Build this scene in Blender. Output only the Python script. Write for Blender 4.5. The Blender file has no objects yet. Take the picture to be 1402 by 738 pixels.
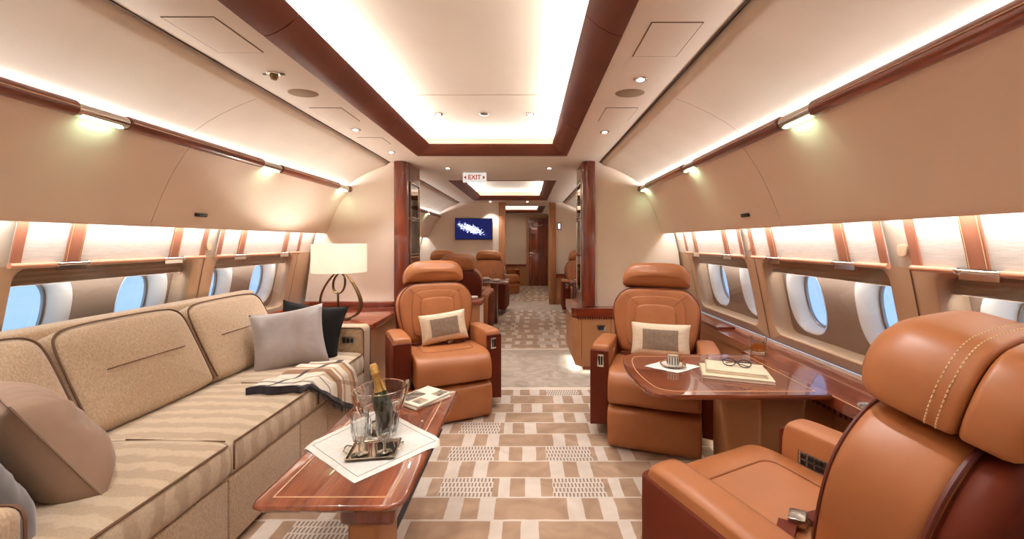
import bpy, bmesh, math, random
from mathutils import Matrix, Vector

R = math.radians
PI = math.pi
random.seed(7)
SC = bpy.context.scene
COL = SC.collection

# ------------------------------------------------------------------ camera
cam_data = bpy.data.cameras.new('camera')
cam = bpy.data.objects.new('camera', cam_data)
COL.objects.link(cam)
cam.location = (0.32, 0.0, 1.25)
cam.rotation_euler = (R(90), 0, 0)
cam_data.sensor_width = 36.0
cam_data.lens = 555.0 / 1402.0 * 36.0
cam_data.shift_x = -21.0 / 1402.0
cam_data.shift_y = -38.0 / 1402.0
cam_data.clip_start = 0.02
cam_data.clip_end = 200
SC.camera = cam

# ------------------------------------------------------------------ view and world
SC.view_settings.view_transform = 'Standard'
SC.view_settings.look = 'None'
SC.view_settings.exposure = 1.0
SC.view_settings.gamma = 1.0
SC.view_settings.use_curve_mapping = False
SC.cycles.max_bounces = 9
SC.cycles.diffuse_bounces = 5
SC.cycles.glossy_bounces = 4
SC.cycles.transmission_bounces = 8
SC.cycles.transparent_max_bounces = 12
SC.cycles.caustics_reflective = False
SC.cycles.caustics_refractive = False
SC.cycles.sample_clamp_indirect = 4.0
SC.cycles.use_denoising = True


def lin(c):
    def f(v):
        v /= 255.0
        return v / 12.92 if v <= 0.04045 else ((v + 0.055) / 1.055) ** 2.4
    return (f(c[0]), f(c[1]), f(c[2]), 1.0)


world = bpy.data.worlds.new('sky')
SC.world = world
world.use_nodes = True
wn = world.node_tree
wn.nodes.clear()
wo = wn.nodes.new('ShaderNodeOutputWorld')
wb = wn.nodes.new('ShaderNodeBackground')
wt = wn.nodes.new('ShaderNodeTexCoord')
ws = wn.nodes.new('ShaderNodeSeparateXYZ')
wr = wn.nodes.new('ShaderNodeValToRGB')
wn.links.new(wt.outputs['Generated'], ws.inputs[0])
wm = wn.nodes.new('ShaderNodeMapRange')
wm.inputs['From Min'].default_value = -1
wn.links.new(ws.outputs['Z'], wm.inputs['Value'])
wn.links.new(wm.outputs[0], wr.inputs[0])
el = wr.color_ramp.elements
el[0].position = 0.0
el[0].color = lin((150, 180, 215))
el[1].position = 1.0
el[1].color = lin((70, 125, 205))
e = el.new(0.5)
e.color = lin((150, 188, 232))
wn.links.new(wr.outputs[0], wb.inputs[0])
wb.inputs[1].default_value = 0.88
wn.links.new(wb.outputs[0], wo.inputs[0])

WARM = (1.0, 0.92, 0.82)
NEUT = (1.0, 0.995, 0.985)


def area(name, loc, rot, sx, sy, watts, colour=WARM, spread=180):
    l = bpy.data.lights.new(name, 'AREA')
    l.shape = 'RECTANGLE'
    l.size, l.size_y = sx, sy
    l.energy = watts
    l.color = colour
    l.spread = R(spread)
    o = bpy.data.objects.new(name, l)
    o.location = loc
    o.rotation_euler = rot
    COL.objects.link(o)
    return o


# light strengths (watts)
P_COVE = 3.9       # per metre, strips hidden behind the lips of the ceiling coves
P_RAIL = 4.2        # per metre, strips above the wooden side rails
P_SHADE = 1.5       # per metre, strips above the window shades
P_READ = 0.09        # each reading light under the rail
P_DOWN = 14.0        # each ceiling downlight
P_RECESS_FILL = 0.5        # added strips that brighten the glazing recess
P_LAMP = 12.0       # table lamp

# cabin measures (metres; x across, y forward, z up)
ZC = 2.035          # soffit
Y0 = -1.6           # wall behind the camera
YP = 4.0            # partition
YQ = 4.45
YT = 8.1            # portal wall
YE = 11.56          # end wall
COVES = [(-0.68, 0.68, -0.9, 3.69), (-0.69, 0.69, 5.19, 7.66), (-0.62, 0.72, 8.9, 11.0)]
for (xa, xb, ya, yb) in COVES:
    L = yb - ya
    for s in (-1, 1):
        x = xa + 0.075 if s < 0 else xb - 0.075
        area('cove_strip_light', (x, (ya + yb) / 2, ZC + 0.075), (0, R(180 - 25 * s), 0), 0.03, L - 0.2, P_COVE * L, NEUT)
    for s in (-1, 1):
        y = ya + 0.075 if s < 0 else yb - 0.075
        area('cove_strip_light', ((xa + xb) / 2, y, ZC + 0.075), (R(180 + 25 * s), 0, 0), xb - xa - 0.2, 0.03, P_COVE * (xb - xa), NEUT)
for s in (-1, 1):
    for (ya, yb) in ((Y0 + 0.05, YP - 0.03), (YQ + 0.05, YT - 0.05)):
        L = yb - ya
        area('rail_strip_light', (s * 1.466, (ya + yb) / 2, 1.790), (0, R(180 - 15 * s), 0), 0.014, L, P_RAIL * L, NEUT)
        area('shade_strip_light', (s * 1.705, (ya + yb) / 2, 1.372), (0, R(-25 * s), 0), 0.02, L, P_SHADE * L, NEUT)


# ------------------------------------------------------------------ materials
def newmat(name):
    m = bpy.data.materials.new(name)
    m.use_nodes = True
    nt = m.node_tree
    b = nt.nodes['Principled BSDF']
    return m, nt, b


def N(nt, t, **kw):
    n = nt.nodes.new(t)
    for k, v in kw.items():
        setattr(n, k, v)
    return n


def coords(nt, scale=(1, 1, 1), kind='Object', rot=(0, 0, 0)):
    tc = N(nt, 'ShaderNodeTexCoord')
    mp = N(nt, 'ShaderNodeMapping')
    mp.inputs['Scale'].default_value = scale
    mp.inputs['Rotation'].default_value = rot
    nt.links.new(tc.outputs[kind], mp.inputs[0])
    return mp.outputs[0]


def plain(name, c, rough=0.5, metal=0.0, coat=0.0, **kw):
    m, nt, b = newmat(name)
    b.inputs['Base Color'].default_value = lin(c)
    b.inputs['Roughness'].default_value = rough
    b.inputs['Metallic'].default_value = metal
    b.inputs['Coat Weight'].default_value = coat
    b.inputs['Coat Roughness'].default_value = 0.05
    for k, v in kw.items():
        b.inputs[k].default_value = v
    return m


def noisy(name, c1, c2, scale=30, rough=0.6, bump=0.15, dist=0.002, stretch=(1, 1, 1), detail=6, lo=0.35, hi=0.65, coat=0.0, sheen=0.0, fine=0):
    m, nt, b = newmat(name)
    co = coords(nt, stretch)
    n = N(nt, 'ShaderNodeTexNoise')
    n.inputs['Scale'].default_value = scale
    n.inputs['Detail'].default_value = detail
    nt.links.new(co, n.inputs['Vector'])
    r = N(nt, 'ShaderNodeValToRGB')
    r.color_ramp.elements[0].position = lo
    r.color_ramp.elements[0].color = lin(c1)
    r.color_ramp.elements[1].position = hi
    r.color_ramp.elements[1].color = lin(c2)
    nt.links.new(n.outputs['Fac'], r.inputs[0])
    nt.links.new(r.outputs[0], b.inputs['Base Color'])
    b.inputs['Roughness'].default_value = rough
    b.inputs['Coat Weight'].default_value = coat
    b.inputs['Coat Roughness'].default_value = 0.06
    b.inputs['Sheen Weight'].default_value = sheen
    bn = n
    if fine:
        bn = N(nt, 'ShaderNodeTexNoise')
        bn.inputs['Scale'].default_value = fine
        bn.inputs['Detail'].default_value = 3
        nt.links.new(co, bn.inputs['Vector'])
    bp = N(nt, 'ShaderNodeBump')
    bp.inputs['Strength'].default_value = bump
    bp.inputs['Distance'].default_value = dist
    nt.links.new(bn.outputs['Fac'], bp.inputs['Height'])
    nt.links.new(bp.outputs[0], b.inputs['Normal'])
    return m


def woodmat(name, c1, c2, c3, axis='Y', coat=1.0, rough=0.3):
    m, nt, b = newmat(name)
    st = {'Y': (9, 0.7, 9), 'X': (0.7, 9, 9), 'Z': (9, 9, 0.7)}[axis]
    co = coords(nt, st)
    n = N(nt, 'ShaderNodeTexNoise')
    n.inputs['Scale'].default_value = 1.6
    n.inputs['Detail'].default_value = 8
    n.inputs['Distortion'].default_value = 0.9
    nt.links.new(co, n.inputs['Vector'])
    n2 = N(nt, 'ShaderNodeTexNoise')
    n2.inputs['Scale'].default_value = 14
    n2.inputs['Detail'].default_value = 4
    nt.links.new(co, n2.inputs['Vector'])
    mx = N(nt, 'ShaderNodeMath', operation='MULTIPLY_ADD')
    mx.inputs[1].default_value = 0.35
    nt.links.new(n2.outputs['Fac'], mx.inputs[0])
    nt.links.new(n.outputs['Fac'], mx.inputs[2])
    r = N(nt, 'ShaderNodeValToRGB')
    e = r.color_ramp.elements
    e[0].position = 0.45
    e[0].color = lin(c1)
    e[1].position = 0.9
    e[1].color = lin(c3)
    k = e.new(0.66)
    k.color = lin(c2)
    nt.links.new(mx.outputs[0], r.inputs[0])
    nt.links.new(r.outputs[0], b.inputs['Base Color'])
    b.inputs['Roughness'].default_value = rough
    b.inputs['Coat Weight'].default_value = coat
    b.inputs['Coat Roughness'].default_value = 0.03
    return m


M = {}
M['panel'] = noisy('beige_fabric_panel', (230, 216, 198), (237, 223, 206), 3, 0.85, 0.25, 0.002, (1, 1, 1), fine=160)
M['bin'] = noisy('beige_leather_panel', (238, 217, 198), (242, 222, 203), 2, 0.6, 0.10, 0.001, fine=260)
M['wallb'] = noisy('cream_partition_fabric', (238, 222, 204), (242, 226, 208), 2, 0.75, 0.12, 0.001, fine=300)
M['ceil'] = noisy('pale_beige_ceiling', (232, 218, 203), (236, 223, 208), 2, 0.8, 0.08, 0.001, fine=200)
M['recess'] = noisy('cream_cove_ceiling', (222, 206, 186), (228, 213, 194), 2, 0.8, 0.08, 0.001, fine=200)
M['trim'] = noisy('brown_leather_trim', (100, 46, 28), (110, 53, 33), 4, 0.5, 0.1, 0.001, fine=300)
M['groove'] = plain('dark_groove', (62, 38, 26), 0.6)
M['seam'] = plain('beige_seam', (178, 152, 130), 0.8)  # plain beige of the panel joints
M['wood'] = woodmat('mahogany_gloss', (78, 26, 12), (118, 46, 22), (150, 66, 34), 'Y')
M['woodx'] = woodmat('mahogany_gloss_across', (84, 28, 12), (120, 46, 22), (152, 68, 34), 'X')
M['woodz'] = woodmat('mahogany_gloss_upright', (84, 28, 14), (112, 42, 20), (134, 56, 28), 'Z')
M['tablewood'] = woodmat('red_brown_table_veneer', (88, 38, 20), (120, 58, 32), (150, 80, 46), 'Y', 1.0, 0.25)
M['tablewoodx'] = woodmat('red_brown_dining_veneer', (84, 36, 19), (112, 52, 29), (142, 74, 44), 'X', 1.0, 0.25)
M['leather'] = noisy('tan_leather', (160, 97, 56), (170, 106, 62), 5, 0.42, 0.12, 0.001, fine=220)
M['leatherw'] = noisy('tan_leather_panel', (166, 113, 74), (174, 120, 80), 5, 0.5, 0.1, 0.001, fine=220)
M['leatherd'] = noisy('oxblood_leather', (90, 34, 17), (98, 38, 20), 5, 0.55, 0.1, 0.001, fine=220)
M['leatherd'].node_tree.nodes['Principled BSDF'].inputs['Specular IOR Level'].default_value = 0.18
M['leatherseam'] = plain('tan_seam', (140, 84, 50), 0.6)
M['piping'] = plain('dark_piping', (92, 34, 22), 0.5)
M['stitch'] = plain('cream_stitching', (226, 196, 150), 0.8)
M['sofa'] = noisy('oatmeal_chenille', (168, 142, 114), (200, 174, 146), 95, 0.9, 0.6, 0.003, (1, 2.2, 1), lo=0.3, hi=0.7, sheen=0.3)
M['sofapipe'] = plain('brown_sofa_piping', (104, 72, 50), 0.7)
M['chrome'] = plain('chrome', (225, 222, 216), 0.12, 1.0)
M['silver'] = plain('silver', (230, 222, 210), 0.08, 1.0)
M['steel'] = plain('satin_steel', (170, 160, 150), 0.3, 1.0)
M['bronze'] = plain('aged_bronze', (128, 104, 72), 0.28, 1.0)
M['brass'] = plain('brass_inlay', (226, 188, 146), 0.3, 0.3)
M['copper'] = plain('peach_leather_rail', (214, 156, 122), 0.4, 0.0, 0.2)
M['strap'] = noisy('brown_leather_strap', (168, 108, 84), (178, 118, 92), 5, 0.5, 0.1, 0.001)
M['shade'] = noisy('white_linen_shade', (226, 218, 208), (238, 232, 224), 40, 0.9, 0.4, 0.002, (1, 0.3, 3), fine=90)
M['surround'] = noisy('sand_leather_surround', (204, 172, 140), (212, 180, 148), 4, 0.55, 0.1, 0.001, fine=220)
M['taupe'] = noisy('taupe_reveal', (142, 120, 102), (152, 130, 112), 3, 0.7, 0.08, 0.001)
M['reveal'] = plain('white_window_reveal', (236, 234, 228), 0.4)
M['blind'] = noisy('brown_pleated_blind', (156, 134, 114), (166, 144, 124), 20, 0.8, 0.3, 0.002, (1, 1, 30))
M['black'] = plain('black_plastic', (22, 20, 20), 0.35)
M['blackm'] = plain('dark_opening', (30, 22, 18), 0.8)
M['white'] = plain('white_porcelain', (240, 236, 228), 0.15, 0.0, 0.5)
M['gold'] = plain('gold_band', (196, 146, 62), 0.25, 1.0)
M['linen'] = noisy('white_linen', (232, 226, 216), (242, 238, 230), 60, 0.9, 0.25, 0.001, fine=400)
M['hem'] = plain('grey_hemstitch', (150, 146, 136), 0.9)
M['satin'] = noisy('grey_satin', (158, 148, 146), (170, 160, 158), 6, 0.38, 0.2, 0.002, sheen=0.4, fine=12)
M['velvetb'] = noisy('black_velvet', (10, 7, 7), (16, 12, 11), 8, 1.0, 0.2, 0.002, sheen=0.0)
M['velvetg'] = noisy('charcoal_velvet', (62, 56, 58), (92, 84, 84), 9, 0.85, 0.3, 0.003, sheen=0.6)
M['taupecloth'] = noisy('taupe_cotton', (150, 122, 102), (160, 131, 110), 6, 0.8, 0.25, 0.003, sheen=0.2, fine=14)
M['pillowc'] = noisy('cream_linen', (216, 198, 170), (226, 208, 182), 50, 0.9, 0.3, 0.001)
M['pillowt'] = noisy('brown_grey_linen', (128, 108, 92), (140, 120, 102), 50, 0.9, 0.3, 0.001)
M['paper'] = plain('paper', (232, 222, 204), 0.8)
M['bookcover'] = noisy('cream_notebook_cover', (222, 202, 170), (232, 212, 182), 40, 0.6, 0.1, 0.001)
M['bottleglass'] = plain('dark_green_bottle', (28, 46, 24), 0.08, 0.0, 0.5)
M['foil'] = noisy('gold_foil', (196, 152, 84), (224, 184, 112), 60, 0.35, 0.5, 0.002)
M['foil'].node_tree.nodes['Principled BSDF'].inputs['Metallic'].default_value = 0.7
M['screenbezel'] = plain('screen_bezel', (24, 22, 26), 0.3)


def glassmat(name, tint=(255, 255, 255), ior=1.45, rough=0.0):
    m, nt, b = newmat(name)
    b.inputs['Base Color'].default_value = lin(tint)
    b.inputs['Roughness'].default_value = rough
    b.inputs['IOR'].default_value = ior
    b.inputs['Transmission Weight'].default_value = 1.0
    # thin clear shadows so that light passes the small glassware
    return m


M['glass'] = glassmat('crystal', (250, 250, 250))
M['whisky'] = glassmat('amber_drink', (244, 176, 84), 1.33)
M['ice'] = glassmat('ice', (255, 240, 210), 1.2)


def panemat(name, tint=(250, 250, 250), refl=0.9):
    m = bpy.data.materials.new(name)
    m.use_nodes = True
    nt = m.node_tree
    nt.nodes.clear()
    out = N(nt, 'ShaderNodeOutputMaterial')
    mix = N(nt, 'ShaderNodeMixShader')
    tr = N(nt, 'ShaderNodeBsdfTransparent')
    gl = N(nt, 'ShaderNodeBsdfGlossy')
    lw = N(nt, 'ShaderNodeLayerWeight')
    lw.inputs['Blend'].default_value = 0.5
    pw_ = N(nt, 'ShaderNodeMath', operation='POWER')
    pw_.inputs[1].default_value = 4.0
    nt.links.new(lw.outputs['Facing'], pw_.inputs[0])
    fr = N(nt, 'ShaderNodeMath', operation='MULTIPLY_ADD')
    fr.inputs[1].default_value = 0.90
    fr.inputs[2].default_value = 0.05
    nt.links.new(pw_.outputs[0], fr.inputs[0])
    tr.inputs[0].default_value = lin(tint)
    gl.inputs['Roughness'].default_value = 0.02
    gl.inputs[0].default_value = (refl, refl, refl, 1)
    nt.links.new(fr.outputs[0], mix.inputs[0])
    nt.links.new(tr.outputs[0], mix.inputs[1])
    nt.links.new(gl.outputs[0], mix.inputs[2])
    nt.links.new(mix.outputs[0], out.inputs[0])
    return m


M['pane'] = panemat('window_pane')


def emit(name, c, strength):
    m = bpy.data.materials.new(name)
    m.use_nodes = True
    nt = m.node_tree
    nt.nodes.clear()
    out = N(nt, 'ShaderNodeOutputMaterial')
    em = N(nt, 'ShaderNodeEmission')
    em.inputs[0].default_value = lin(c)
    em.inputs[1].default_value = strength
    nt.links.new(em.outputs[0], out.inputs[0])
    return m


M['lens'] = emit('lit_lens', (255, 246, 232), 14)
M['lensblue'] = emit('cool_lit_lens', (225, 232, 255), 9)
M['lensgreen'] = emit('greenish_lit_lens', (200, 255, 205), 4)
M['signlit'] = emit('lit_sign_face', (236, 226, 216), 0.5)
M['signred'] = emit('sign_red', (176, 24, 20), 0.55)


def screenmat():
    m = bpy.data.materials.new('city_lights_screen')
    m.use_nodes = True
    nt = m.node_tree
    nt.nodes.clear()
    out = N(nt, 'ShaderNodeOutputMaterial')
    em = N(nt, 'ShaderNodeEmission')
    tc = N(nt, 'ShaderNodeTexCoord')
    mp = N(nt, 'ShaderNodeMapping')
    mp.inputs['Rotation'].default_value = (0, R(28), 0)
    nt.links.new(tc.outputs['Generated'], mp.inputs[0])
    n = N(nt, 'ShaderNodeTexNoise')
    n.inputs['Scale'].default_value = 17
    n.inputs['Detail'].default_value = 6
    nt.links.new(tc.outputs['Generated'], n.inputs['Vector'])
    # elliptical envelope: bright lower-left to right band
    sx = N(nt, 'ShaderNodeSeparateXYZ')
    nt.links.new(tc.outputs['Generated'], sx.inputs[0])

    def mth(op, a, b=None, c=None):
        q = N(nt, 'ShaderNodeMath', operation=op)
        for i, v in enumerate((a, b, c)):
            if v is None:
                continue
            if isinstance(v, (int, float)):
                q.inputs[i].default_value = v
            else:
                nt.links.new(v, q.inputs[i])
        return q.outputs[0]
    X = sx.outputs['X']
    Z = sx.outputs['Z']
    dx = mth('SUBTRACT', X, 0.42)
    dz = mth('MULTIPLY_ADD', dx, 0.55, mth('SUBTRACT', Z, 0.5))
    dd = mth('ADD', mth('MULTIPLY', mth('MULTIPLY', dx, dx), 4.5), mth('MULTIPLY', mth('MULTIPLY', dz, dz), 14))
    env = mth('SUBTRACT', 0.26, mth('MULTIPLY', dd, 0.30))
    v = mth('MULTIPLY', mth('ADD', mth('SUBTRACT', n.outputs['Fac'], 0.56), env), 6)
    r = N(nt, 'ShaderNodeValToRGB')
    e = r.color_ramp.elements
    e[0].position = 0.1
    e[0].color = lin((22, 24, 62))
    e[1].position = 0.9
    e[1].color = lin((235, 240, 255))
    k = e.new(0.45)
    k.color = lin((72, 84, 160))
    nt.links.new(v, r.inputs[0])
    nt.links.new(r.outputs[0], em.inputs[0])
    em.inputs[1].default_value = 1.1
    nt.links.new(em.outputs[0], out.inputs[0])
    return m


M['screen'] = screenmat()


def carpetmat():
    m, nt, b = newmat('woven_block_carpet')
    tc = N(nt, 'ShaderNodeTexCoord')
    sx = N(nt, 'ShaderNodeSeparateXYZ')
    # a little wobble so the weave is not ruler-straight
    wob = N(nt, 'ShaderNodeTexNoise')
    wob.inputs['Scale'].default_value = 7
    nt.links.new(tc.outputs['Object'], wob.inputs['Vector'])
    vm = N(nt, 'ShaderNodeVectorMath', operation='SCALE')
    nt.links.new(wob.outputs['Color'], vm.inputs[0])
    vm.inputs['Scale'].default_value = 0.014
    va = N(nt, 'ShaderNodeVectorMath', operation='ADD')
    nt.links.new(tc.outputs['Object'], va.inputs[0])
    nt.links.new(vm.outputs[0], va.inputs[1])
    nt.links.new(va.outputs[0], sx.inputs[0])

    def mth(op, a, b=None, c=None, clamp=False):
        q = N(nt, 'ShaderNodeMath', operation=op)
        q.use_clamp = clamp
        for i, v in enumerate((a, b, c)):
            if v is None:
                continue
            if isinstance(v, (int, float)):
                q.inputs[i].default_value = v
            else:
                nt.links.new(v, q.inputs[i])
        return q.outputs[0]
    X, Y = sx.outputs['X'], sx.outputs['Y']
    far = mth('GREATER_THAN', Y, 4.7)
    ry = mth('DIVIDE', mth('SUBTRACT', Y, 3.46), 0.164)
    row = mth('FLOOR', ry)
    v = mth('FRACT', ry)
    par = mth('ABSOLUTE', mth('MODULO', row, 2))
    wn_ = N(nt, 'ShaderNodeTexWhiteNoise', noise_dimensions='1D')
    nt.links.new(row, wn_.inputs['W'])
    off = mth('MULTIPLY_ADD', wn_.outputs['Value'], 0.10, mth('MULTIPLY', par, 0.27))
    ux = mth('DIVIDE', mth('ADD', mth('ADD', X, 10.06), off), 0.57)
    cell = mth('FLOOR', ux)
    t = mth('FRACT', ux)
    cv = N(nt, 'ShaderNodeCombineXYZ')
    nt.links.new(cell, cv.inputs[0])
    nt.links.new(row, cv.inputs[1])
    w2 = N(nt, 'ShaderNodeTexWhiteNoise', noise_dimensions='2D')
    nt.links.new(cv.outputs[0], w2.inputs['Vector'])

    def between(t, a, b):
        return mth('MULTIPLY', mth('GREATER_THAN', t, a), mth('LESS_THAN', t, b))
    # row A
    brA = mth('ADD', mth('LESS_THAN', t, 0.60), between(t, 0.73, 0.87), clamp=True)
    hat = mth('LESS_THAN', w2.outputs['Value'], 0.5)
    longB = mth('LESS_THAN', t, 0.47)
    brB = mth('ADD', between(t, 0.62, 0.76), mth('ADD', between(t, 0.90, 1.01), between(t, 0.47, 0.52)), clamp=True)
    brB = mth('ADD', brB, mth('MULTIPLY', longB, mth('SUBTRACT', 1, hat)), clamp=True)
    hatch = mth('MULTIPLY', mth('MULTIPLY', par, longB), hat)
    br = mth('ADD', mth('MULTIPLY', brA, mth('SUBTRACT', 1, par)), mth('MULTIPLY', brB, par), clamp=True)
    line = mth('LESS_THAN', v, 0.07)
    br = mth('MULTIPLY', br, mth('SUBTRACT', 1, line))
    # hatch dashes
    sxh = mth('SINE', mth('ADD', mth('MULTIPLY', X, 330), mth('MULTIPLY', mth('FLOOR', mth('MULTIPLY', v, 4)), 3.14)))
    syh = mth('GREATER_THAN', mth('FRACT', mth('MULTIPLY', v, 4)), 0.22)
    dash = mth('MULTIPLY', mth('MULTIPLY', mth('GREATER_THAN', sxh, 0.1), syh), hatch)
    dash = mth('MULTIPLY', dash, mth('SUBTRACT', 1, line))
    # plain zones and borders
    pl = mth('ADD', between(Y, 3.46, 4.72), between(Y, 7.4, 8.5), clamp=True)
    bd = mth('ADD', between(Y, 3.43, 3.49), between(Y, 4.69, 4.75), clamp=True)
    npl = mth('SUBTRACT', 1, pl)
    br = mth('MULTIPLY', br, npl)
    dash = mth('MULTIPLY', dash, npl)
    # pile mottling
    n = N(nt, 'ShaderNodeTexNoise')
    n.inputs['Scale'].default_value = 5
    n.inputs['Detail'].default_value = 7
    n.inputs['Distortion'].default_value = 1.5
    nt.links.new(tc.outputs['Object'], n.inputs['Vector'])

    def ramp(c1, c2, lo=0.35, hi=0.68):
        r = N(nt, 'ShaderNodeValToRGB')
        r.color_ramp.elements[0].position = lo
        r.color_ramp.elements[0].color = lin(c1)
        r.color_ramp.elements[1].position = hi
        r.color_ramp.elements[1].color = lin(c2)
        nt.links.new(n.outputs['Fac'], r.inputs[0])
        return r.outputs[0]

    def mix(f, a, b_):
        q = N(nt, 'ShaderNodeMix', data_type='RGBA')
        nt.links.new(f, q.inputs[0])
        for i, vv in ((6, a), (7, b_)):
            if isinstance(vv, tuple):
                q.inputs[i].default_value = vv
            else:
                nt.links.new(vv, q.inputs[i])
        return q.outputs[2]
    light = ramp((202, 187, 172), (216, 202, 188))
    brown = ramp((152, 120, 94), (178, 146, 118))
    mott = ramp((162, 144, 126), (196, 178, 162))
    c = mix(pl, light, mott)
    c = mix(br, c, brown)
    c = mix(dash, c, lin((132, 112, 96)))
    c = mix(bd, c, lin((222, 206, 188)))
    nt.links.new(c, b.inputs['Base Color'])
    b.inputs['Roughness'].default_value = 0.75
    b.inputs['Sheen Weight'].default_value = 0.2
    n3 = N(nt, 'ShaderNodeTexNoise')
    n3.inputs['Scale'].default_value = 300
    nt.links.new(tc.outputs['Object'], n3.inputs['Vector'])
    hh = mth('MULTIPLY_ADD', br, 1.2, n3.outputs['Fac'])
    bp = N(nt, 'ShaderNodeBump')
    bp.inputs['Strength'].default_value = 0.5
    bp.inputs['Distance'].default_value = 0.004
    nt.links.new(hh, bp.inputs['Height'])
    nt.links.new(bp.outputs[0], b.inputs['Normal'])
    return m


M['carpet'] = carpetmat()


def sofaseatmat():
    m, nt, b = newmat('zigzag_chenille')
    tc = N(nt, 'ShaderNodeTexCoord')
    w = N(nt, 'ShaderNodeTexWave', wave_type='BANDS', bands_direction='Y', wave_profile='SIN')
    w.inputs['Scale'].default_value = 3.4
    w.inputs['Distortion'].default_value = 2.2
    w.inputs['Detail'].default_value = 1
    w.inputs['Detail Scale'].default_value = 4
    nt.links.new(tc.outputs['Object'], w.inputs['Vector'])
    n = N(nt, 'ShaderNodeTexNoise')
    n.inputs['Scale'].default_value = 120
    nt.links.new(tc.outputs['Object'], n.inputs['Vector'])
    r = N(nt, 'ShaderNodeValToRGB')
    r.color_ramp.elements[0].position = 0.3
    r.color_ramp.elements[0].color = lin((196, 172, 144))
    r.color_ramp.elements[1].position = 0.7
    r.color_ramp.elements[1].color = lin((217, 196, 168))
    nt.links.new(w.outputs['Fac'], r.inputs[0])
    mx = N(nt, 'ShaderNodeMix', data_type='RGBA', blend_type='MULTIPLY')
    mx.inputs[0].default_value = 0.3
    nt.links.new(r.outputs[0], mx.inputs[6])
    nt.links.new(n.outputs['Fac'], mx.inputs[7])
    nt.links.new(mx.outputs[2], b.inputs['Base Color'])
    b.inputs['Roughness'].default_value = 0.9
    b.inputs['Sheen Weight'].default_value = 0.3
    bp = N(nt, 'ShaderNodeBump')
    bp.inputs['Strength'].default_value = 0.5
    bp.inputs['Distance'].default_value = 0.003
    nt.links.new(n.outputs['Fac'], bp.inputs['Height'])
    nt.links.new(bp.outputs[0], b.inputs['Normal'])
    return m


M['sofaseat'] = sofaseatmat()


def stripes(name, axis, stops, base):
    """stripes along a UV-less Generated axis; stops = [(pos, colour)] constant steps"""
    m, nt, b = newmat(name)
    tc = N(nt, 'ShaderNodeTexCoord')
    sx = N(nt, 'ShaderNodeSeparateXYZ')
    nt.links.new(tc.outputs['UV'], sx.inputs[0])
    r = N(nt, 'ShaderNodeValToRGB')
    r.color_ramp.interpolation = 'CONSTANT'
    e = r.color_ramp.elements
    e[0].position = 0
    e[0].color = lin(stops[0][1])
    e[1].position = stops[1][0]
    e[1].color = lin(stops[1][1])
    for p, c in stops[2:]:
        k = e.new(p)
        k.color = lin(c)
    nt.links.new(sx.outputs[axis], r.inputs[0])
    out = r.outputs[0]
    if base:
        r2 = N(nt, 'ShaderNodeValToRGB')
        r2.color_ramp.interpolation = 'CONSTANT'
        e = r2.color_ramp.elements
        e[0].position = 0
        e[0].color = (1, 1, 1, 1)
        e[1].position = base[0][0]
        e[1].color = lin(base[0][1])
        for p, c in base[1:]:
            k = e.new(p)
            k.color = lin(c)
        nt.links.new(sx.outputs['Y' if axis == 'X' else 'X'], r2.inputs[0])
        mx = N(nt, 'ShaderNodeMix', data_type='RGBA', blend_type='MULTIPLY')
        mx.inputs[0].default_value = 1
        nt.links.new(out, mx.inputs[6])
        nt.links.new(r2.outputs[0], mx.inputs[7])
        out = mx.outputs[2]
    nt.links.new(out, b.inputs['Base Color'])
    b.inputs['Roughness'].default_value = 0.9
    b.inputs['Sheen Weight'].default_value = 0.2
    return m


CR, NV, BRN, GRY, TAN = (232, 224, 208), (44, 36, 46), (150, 110, 80), (150, 140, 132), (190, 152, 112)
M['throw'] = stripes('plaid_wool', 'X',
                     [(0, NV), (0.06, CR), (0.16, GRY), (0.19, CR), (0.30, GRY), (0.33, CR), (0.46, BRN), (0.60, CR), (0.66, TAN), (0.70, CR), (0.80, TAN), (0.9, BRN), (0.95, CR)],
                     [(0.30, (90, 80, 86)), (0.36, (255, 255, 255)), (0.62, (214, 200, 182)), (0.68, (255, 255, 255)), (0.93, (48, 40, 52))])


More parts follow.
